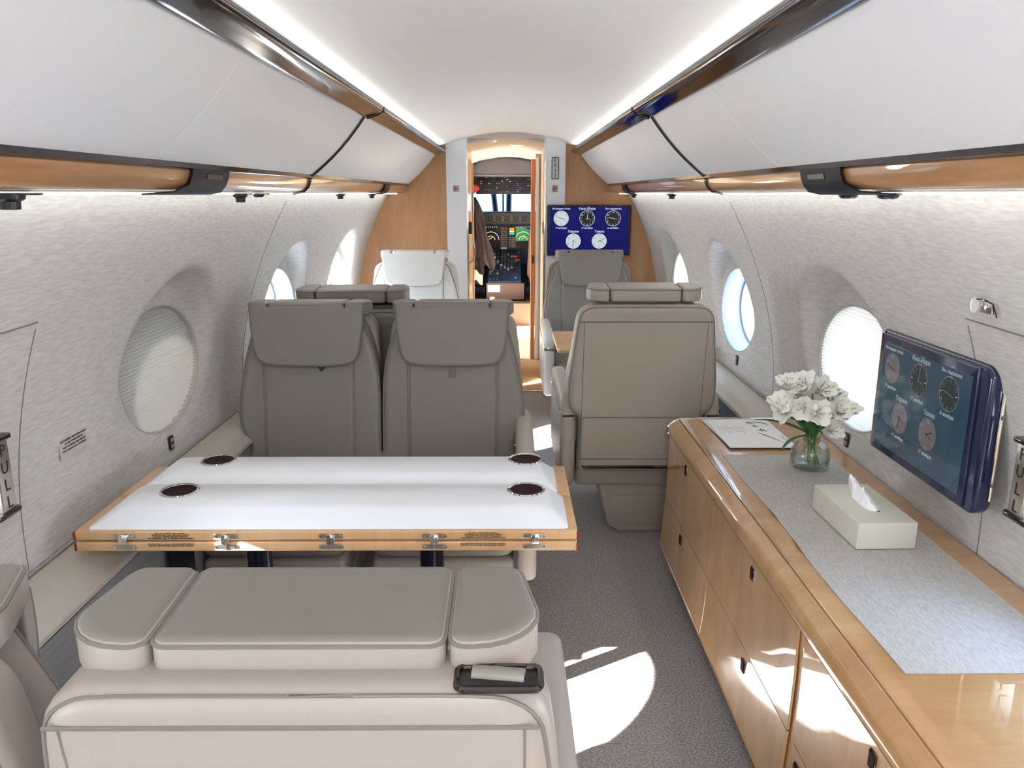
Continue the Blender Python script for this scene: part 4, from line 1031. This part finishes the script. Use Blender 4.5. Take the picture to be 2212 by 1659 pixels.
for k, s_ in enumerate(['FOR TAXI, TAKEOFF, AND LANDING:', 'PLACE ARMREST AND DIVAN ARMREST', 'IN THE DOWN POSITION', 'TRACK FORWARD AND INBOARD', 'PLACE TABLE IN FULL UP POSITION']):
    add_text(bm, s_, 0.0068, Matrix.Translation((0, -0.001, 0.018 - 0.0088 * k)) @ FRONT)
finish(bm, 'placard_lettering', M['ink'], t, smooth=False)
# clear coat hook on the right wall
hx = wall_x(1.59, 1.225)
t = thing('wall_hook', 'clear and chrome flip-out hook on the right wall above the monitor', 'hook', (hx - 0.003, 1.59, 1.225))
box('hook_base', (-0.012, 0.004, -0.028, 0.012, -0.012, 0.012), M['chrome'], t, 0.003)
bm = bmesh.new(); add_tube(bm, [(-0.010, 0.03, 0.013), (-0.014, 0.0, 0.016), (-0.012, -0.03, 0.010), (-0.004, -0.035, -0.016)], 0.0018, 6); finish(bm, 'hook_wire', M['smoke'], t)
bm = bmesh.new(); add_lathe(bm, [(0.0, -0.001), (0.016, -0.001), (0.017, 0.0015), (0.0, 0.0015)], (-0.012, 0.035, 0.0), 20, axis='x'); finish(bm, 'hook_disc', M['acrylic'], t)

# ------------------------------------------------------------------ cockpit
struct(box('floor_cockpit', (-1.1, 1.1, 8.84, 10.6, 0.0, 0.25), M['brown']))
bm = bmesh.new(); add_box(bm, -0.40, 0.30, 8.815, 8.84, 0.0, 0.25, 0.002); struct(finish(bm, 'trim_11', M['brown']))
bm = bmesh.new()
add_box(bm, -1.15, -1.1, 8.85, 10.6, 0, 2.0); add_box(bm, 1.1, 1.15, 8.85, 10.6, 0, 2.0); add_box(bm, -1.1, 1.1, 8.86, 10.3, 1.88, 1.93); add_box(bm, -1.3, 1.2, 5.9, 10.3, 1.95, 1.97)  # last slab is an unseen roof added to stop sun leaking in
add_box(bm, -1.1, 1.1, 10.45, 10.5, 0, 1.18); add_box(bm, -1.1, 1.1, 10.25, 10.30, 1.52, 1.9)
struct(finish(bm, 'wall_cockpit_liner', M['cockpit']))
bm = bmesh.new(); add_pad(bm, smooth_poly([(-0.55, 1.70), (-0.3, 1.80), (-0.05, 1.84), (0.25, 1.80), (0.5, 1.70), (0.5, 1.64), (-0.55, 1.64)], 3), 8.95, 9.25, 0.02, n=2)
struct(finish(bm, 'ceiling_cockpit', M['cockpit']))
# windshield
wr = bpy.data.objects.new('window_20', None); COL.objects.link(wr); wr['kind'] = 'structure'
bm = bmesh.new()
for a, b in ((-0.20, -0.155), (0.015, 0.06)): add_tube(bm, [(a, 10.30, 1.58), (b if a < 0 else a - 0.01, 10.42, 1.15)], 0.035, 6)
add_tube(bm, [(-0.065, 10.35, 1.58), (-0.065, 10.42, 1.15)], 0.012, 6)
finish(bm, 'window_frame', M['cockpit_blue'], wr)
bm = bmesh.new(); bm.faces.new([bm.verts.new(p) for p in ((-1.1, 10.44, 1.15), (1.1, 10.44, 1.15), (1.1, 10.3, 1.56), (-1.1, 10.3, 1.56))]); M['tint'] = glass('sky_dimming_windshield', (0.10, 0.19, 0.28), f=0.0)  # pane colour darkens and blues the overly bright sky behind it
finish(bm, 'pane', M['tint'], wr, smooth=False)
# overhead panel
op = thing('switch_console', 'dark overhead switch panel with rows of switches above the windshield', 'control panel', (-0.055, 9.35, 1.62))
def tilt(u, v, d): return (u, d + v * 0.45, v)
pad('panel_board', rrect(-0.315, 0.315, -0.175, 0.165, 0.01), -0.01, 0.03, 0.004, M['panel'], op, mp=tilt, n=2)
bm = bmesh.new(); rnd = random.Random(3)
for k in range(9):
    for sx_ in (-1, 1):
        x = sx_ * (0.03 + k * 0.024)
        add_box(bm, x - 0.007, x + 0.007, -0.016 + 0.14 * 0.45, -0.012 + 0.14 * 0.45, 0.120, 0.152, 0, 1, 0)
for r in range(12):
    z = 0.105 - r * 0.023
    for c in range(20):
        x = -0.285 + c * 0.03
        if rnd.random() < 0.30 or (0.02 < x < 0.11 and z > 0.03): continue
        wd = rnd.choice((0.006, 0.010, 0.013)); h_ = rnd.choice((0.003, 0.005, 0.007))
        add_box(bm, x - wd, x + wd, -0.016 + z * 0.45, -0.011 + z * 0.45, z - h_, z + h_, 0, 1, rnd.choice((0, 0, 0, 0, 1)))
finish(bm, 'switches', [M['black'], M['plate']], op, smooth=False)
box('data_card', (0.035, 0.095, 0.0, 0.006, 0.04, 0.115), M['label'], op)
bpy.context.view_layer.update()
for v in bpy.data.objects['data_card'].data.vertices: v.co.y = v.co.y - 0.02 + v.co.z * 0.45
bm = bmesh.new(); add_lathe(bm, [(0.0, -0.012), (0.013, -0.012), (0.013, 0.0)], (0.022, -0.008 + 0.02 * 0.45, 0.017), 14, axis='y'); finish(bm, 'red_knob', M['red'], op)
bm = bmesh.new(); add_lathe(bm, [(0.0, -0.012), (0.010, -0.012), (0.010, 0.0)], (0.185, -0.008 - 0.125 * 0.45, -0.125), 14, axis='y'); finish(bm, 'blue_knob', mat('blue_plastic', (0.02, 0.03, 0.5), 0.4), op)
# instrument panel
ip = thing('instrument_panel', 'blue grey cockpit instrument panel with lit round displays', 'instrument panel', (-0.05, 9.95, 0))
pad('glareshield', smooth_poly([(-0.9, 1.17), (-0.5, 1.225), (0.0, 1.235), (0.5, 1.225), (0.9, 1.17), (0.9, 1.09, 1), (-0.9, 1.09, 1)], 3), -0.15, 0.35, 0.015, M['cockpit'], ip, n=3)
box('panel_face', (-0.9, 0.9, 0.0, 0.05, 0.60, 1.09), M['cockpit_blue'], ip)
bm = bmesh.new()
for k in range(14):
    for zz in (1.13, 1.165): add_box(bm, -0.2 + k * 0.035, -0.18 + k * 0.035, -0.158, -0.148, zz, zz + 0.014, 0, 1, k % 3 // 2)
finish(bm, 'glareshield_switches', [M['black'], M['plate']], ip, smooth=False)
ew = screen_emit('display_white', (0.8, 0.8, 0.8), 1.0); eg = screen_emit('display_green', (0.03, 0.16, 0.05), 1.0)
ey = screen_emit('display_yellow', (0.8, 0.55, 0.05), 1.0); eb = screen_emit('display_cyan', (0.0, 0.35, 0.40), 1.0); eo = screen_emit('display_orange', (0.8, 0.25, 0.03), 1.0)
for cx in (-0.165, 0.235):
    bm = bmesh.new(); add_box(bm, cx - 0.11, cx + 0.11, -0.008, 0.0, 0.79, 1.06, 0.002, 1, 0)
    if cx > 0: bm.faces.new([bm.verts.new(p) for p in ((cx - 0.10, -0.009, 0.88), (cx + 0.10, -0.009, 0.88), (cx + 0.10, -0.009, 1.01), (cx - 0.02, -0.009, 1.05), (cx - 0.10, -0.009, 1.05))]).material_index = 1
    for r in (0.10, 0.05):
        add_tube(bm, [(cx + r * math.cos(a), -0.010, 0.89 + r * math.sin(a)) for a in [PI * k / 14 for k in range(15)]], 0.0022, 4, mi=2)
    add_tube(bm, [(cx - 0.02, -0.01, 0.90), (cx + 0.02, -0.01, 0.925)], 0.004, 4, mi=3)
    for k in range(7): add_box(bm, cx - 0.09 + k * 0.026, cx - 0.078 + k * 0.026, -0.0105, -0.009, 1.045, 1.052, 0, 1, 2)
    finish(bm, 'flight_display', [M['black'], eg, ew, ey], ip, smooth=False)
for cx in (-0.005, 0.10):
    bm = bmesh.new(); add_box(bm, cx - 0.045, cx + 0.045, -0.012, 0.0, 0.79, 1.06, 0.002, 1, 0)
    for r in range(11):
        for c in range(5):
            if cx > 0.05 and r > 5: continue
            add_box(bm, cx - 0.038 + c * 0.017, cx - 0.027 + c * 0.017, -0.015, -0.012, 0.80 + r * 0.023, 0.812 + r * 0.023, 0, 1, 1)
    if cx > 0.05:
        for k, q in enumerate((4, 3, 2)): add_box(bm, cx - 0.035, cx + 0.025, -0.015, -0.012, 0.955 + k * 0.03, 0.978 + k * 0.03, 0, 1, (2, 3, 4)[k])
    finish(bm, 'keypad', [M['black'], M['plate'], eb, ey, eo], ip, smooth=False)
# pedestal with levers
pe = thing('centre_pedestal', 'blue cockpit centre pedestal with levers and knobs', 'pedestal', (-0.04, 9.1, 0))
def slope(u, v, d): return (u, v, d + 0.47 + max(0, v) * 0.36)
pad('pedestal_body', rrect(-0.20, 0.19, 0.0, 0.84, 0.01), -0.30, 0.0, 0.004, M['cockpit_blue'], pe, mp=slope, n=1)
bm = bmesh.new(); rnd = random.Random(5)
for r in range(16):
    for c in range(9):
        if rnd.random() < 0.45: continue
        u, v = -0.17 + c * 0.042, 0.03 + r * 0.05; p = slope(u, v, 0); bm = bmesh.new()
        add_box(bm, p[0] - 0.012, p[0] + 0.012, p[1] - 0.012, p[1] + 0.012, p[2], p[2] + rnd.uniform(0.006, 0.03), 0.001, 1, rnd.choice((0, 0, 0, 1)))
        finish(bm, 'knob', [M['black'], M['plate']], pe, smooth=False)
for dx, z, m_ in ((-0.03, 0.20, 'plate'), (0.0, 0.20, 'plate'), (0.12, 0.10, 'red'), (0.15, 0.06, 'red'), (-0.13, 0.09, 'label')):
    bm = bmesh.new(); p = slope(dx, 0.42, 0); add_tube(bm, [p, (p[0], p[1] - 0.02, p[2] + z)], 0.007, 6, mi=0); add_box(bm, p[0] - 0.022, p[0] + 0.022, p[1] - 0.035, p[1] - 0.01, p[2] + z - 0.01, p[2] + z + 0.012, 0.003, 1, 1)
    finish(bm, 'lever', [M['black'], M[m_]], pe)
bx_ = thing('console_box', 'brown open box with cream labels at the rear of the cockpit pedestal', 'box', (-0.035, 9.02, 0.25))
bm = bmesh.new()
add_box(bm, -0.235, 0.235, 0.0, 0.02, 0.0, 0.205, 0.002); add_box(bm, -0.235, -0.215, 0.0, 0.075, 0.0, 0.205, 0.002); add_box(bm, 0.215, 0.235, 0.0, 0.075, 0.0, 0.205, 0.002); add_box(bm, -0.235, 0.235, 0.0, 0.075, 0.0, 0.02)
finish(bm, 'box_shell', M['brown2'], bx_)
box('box_label', (-0.20, -0.06, -0.003, 0.0, 0.105, 0.185), M['label'], bx_); box('box_label', (-0.18, -0.12, -0.003, 0.0, 0.01, 0.05), M['label'], bx_)
# pilot seats with coat
def pilot_seat(x, lb, m_, k=1.0):
    t = thing('pilot_seat', lb, 'seat', (x, 9.25, 0.25))
    pad('backrest', smooth_poly([(-0.20, 0.20), (0.20, 0.20), (0.23, 0.5), (0.20, 0.85 * k), (0.12, 0.95 * k), (-0.12, 0.95 * k), (-0.20, 0.85 * k), (-0.23, 0.5)], 3), -0.05, 0.06, 0.03, m_, t)
    box('seat_cushion', (-0.22, 0.22, 0.05, 0.5, 0.15, 0.28), m_, t, 0.03, 3); box('seat_base', (-0.12, 0.12, 0.1, 0.4, 0.0, 0.16), M['black'], t, 0.01)
    return t
pilot_seat(-0.52, 'brown cockpit seat at the left, mostly hidden by the passage jamb', M['brown2'])
pilot_seat(0.46, 'tan cockpit seat at the right edge of the cockpit opening', M['brown'])
rows = []
for i in range(16):
    v = i / 15; row = []
    for j in range(13):
        q = j / 12
        wdt = 0.10 + 0.22 * v ** 0.8
        row.append((-0.46 + wdt * q + 0.012 * math.sin(i * 0.7 + j), 9.10 - 0.03 * math.cos(j * 2.2) * v - 0.06 * v, 1.41 - 0.79 * v - 0.05 * math.sin(j * 1.4) * (v > 0.9)))
    rows.append(row)
tag(sheet('uniform_coat', rows, M['coat'], thick=0.008), 'dark uniform coat hanging behind the left cockpit seat', 'coat')
rows = [[(-0.40 + 0.035 * j, 9.12 - 0.01 * math.sin(j + i), 0.60 - 0.04 * i + 0.02 * math.sin(j * 2) - 0.018 * j) for j in range(4)] for i in range(4)]
tag(sheet('headset_pouch', rows, M['tissue'], thick=0.004), 'small white cloth draped over the left cockpit seat side', 'cloth')
bm = bmesh.new(); add_lathe(bm, [(0.0, -0.03), (0.03, -0.025), (0.045, 0.0), (0.03, 0.025), (0.0, 0.03)], (0, 0, 0), 20, axis='y', sxy=(1.2, 0.9)); rc = finish(bm, 'red_cap', M['red']); rc.location = (-0.37, 9.0, 1.51)
tag(rc, 'red rounded object below the left end of the overhead panel', 'cap')

# yellow ground equipment outside the open right window
t = thing('ground_cart', 'bright yellow equipment outside, seen low through the open right window', 'cart', (7.2, 17.4, -2.2))
box('cart_body', (-0.7, 0.9, -0.9, 0.9, 0.4, 1.75), M['yellow'], t, 0.05)
for a in (-0.5, 0.6):
    bm = bmesh.new(); add_lathe(bm, [(0.0, -0.08), (0.3, -0.08), (0.3, 0.08), (0.0, 0.08)], (a, -0.95, 0.3), 20, axis='y'); finish(bm, 'wheel', M['black'], t)
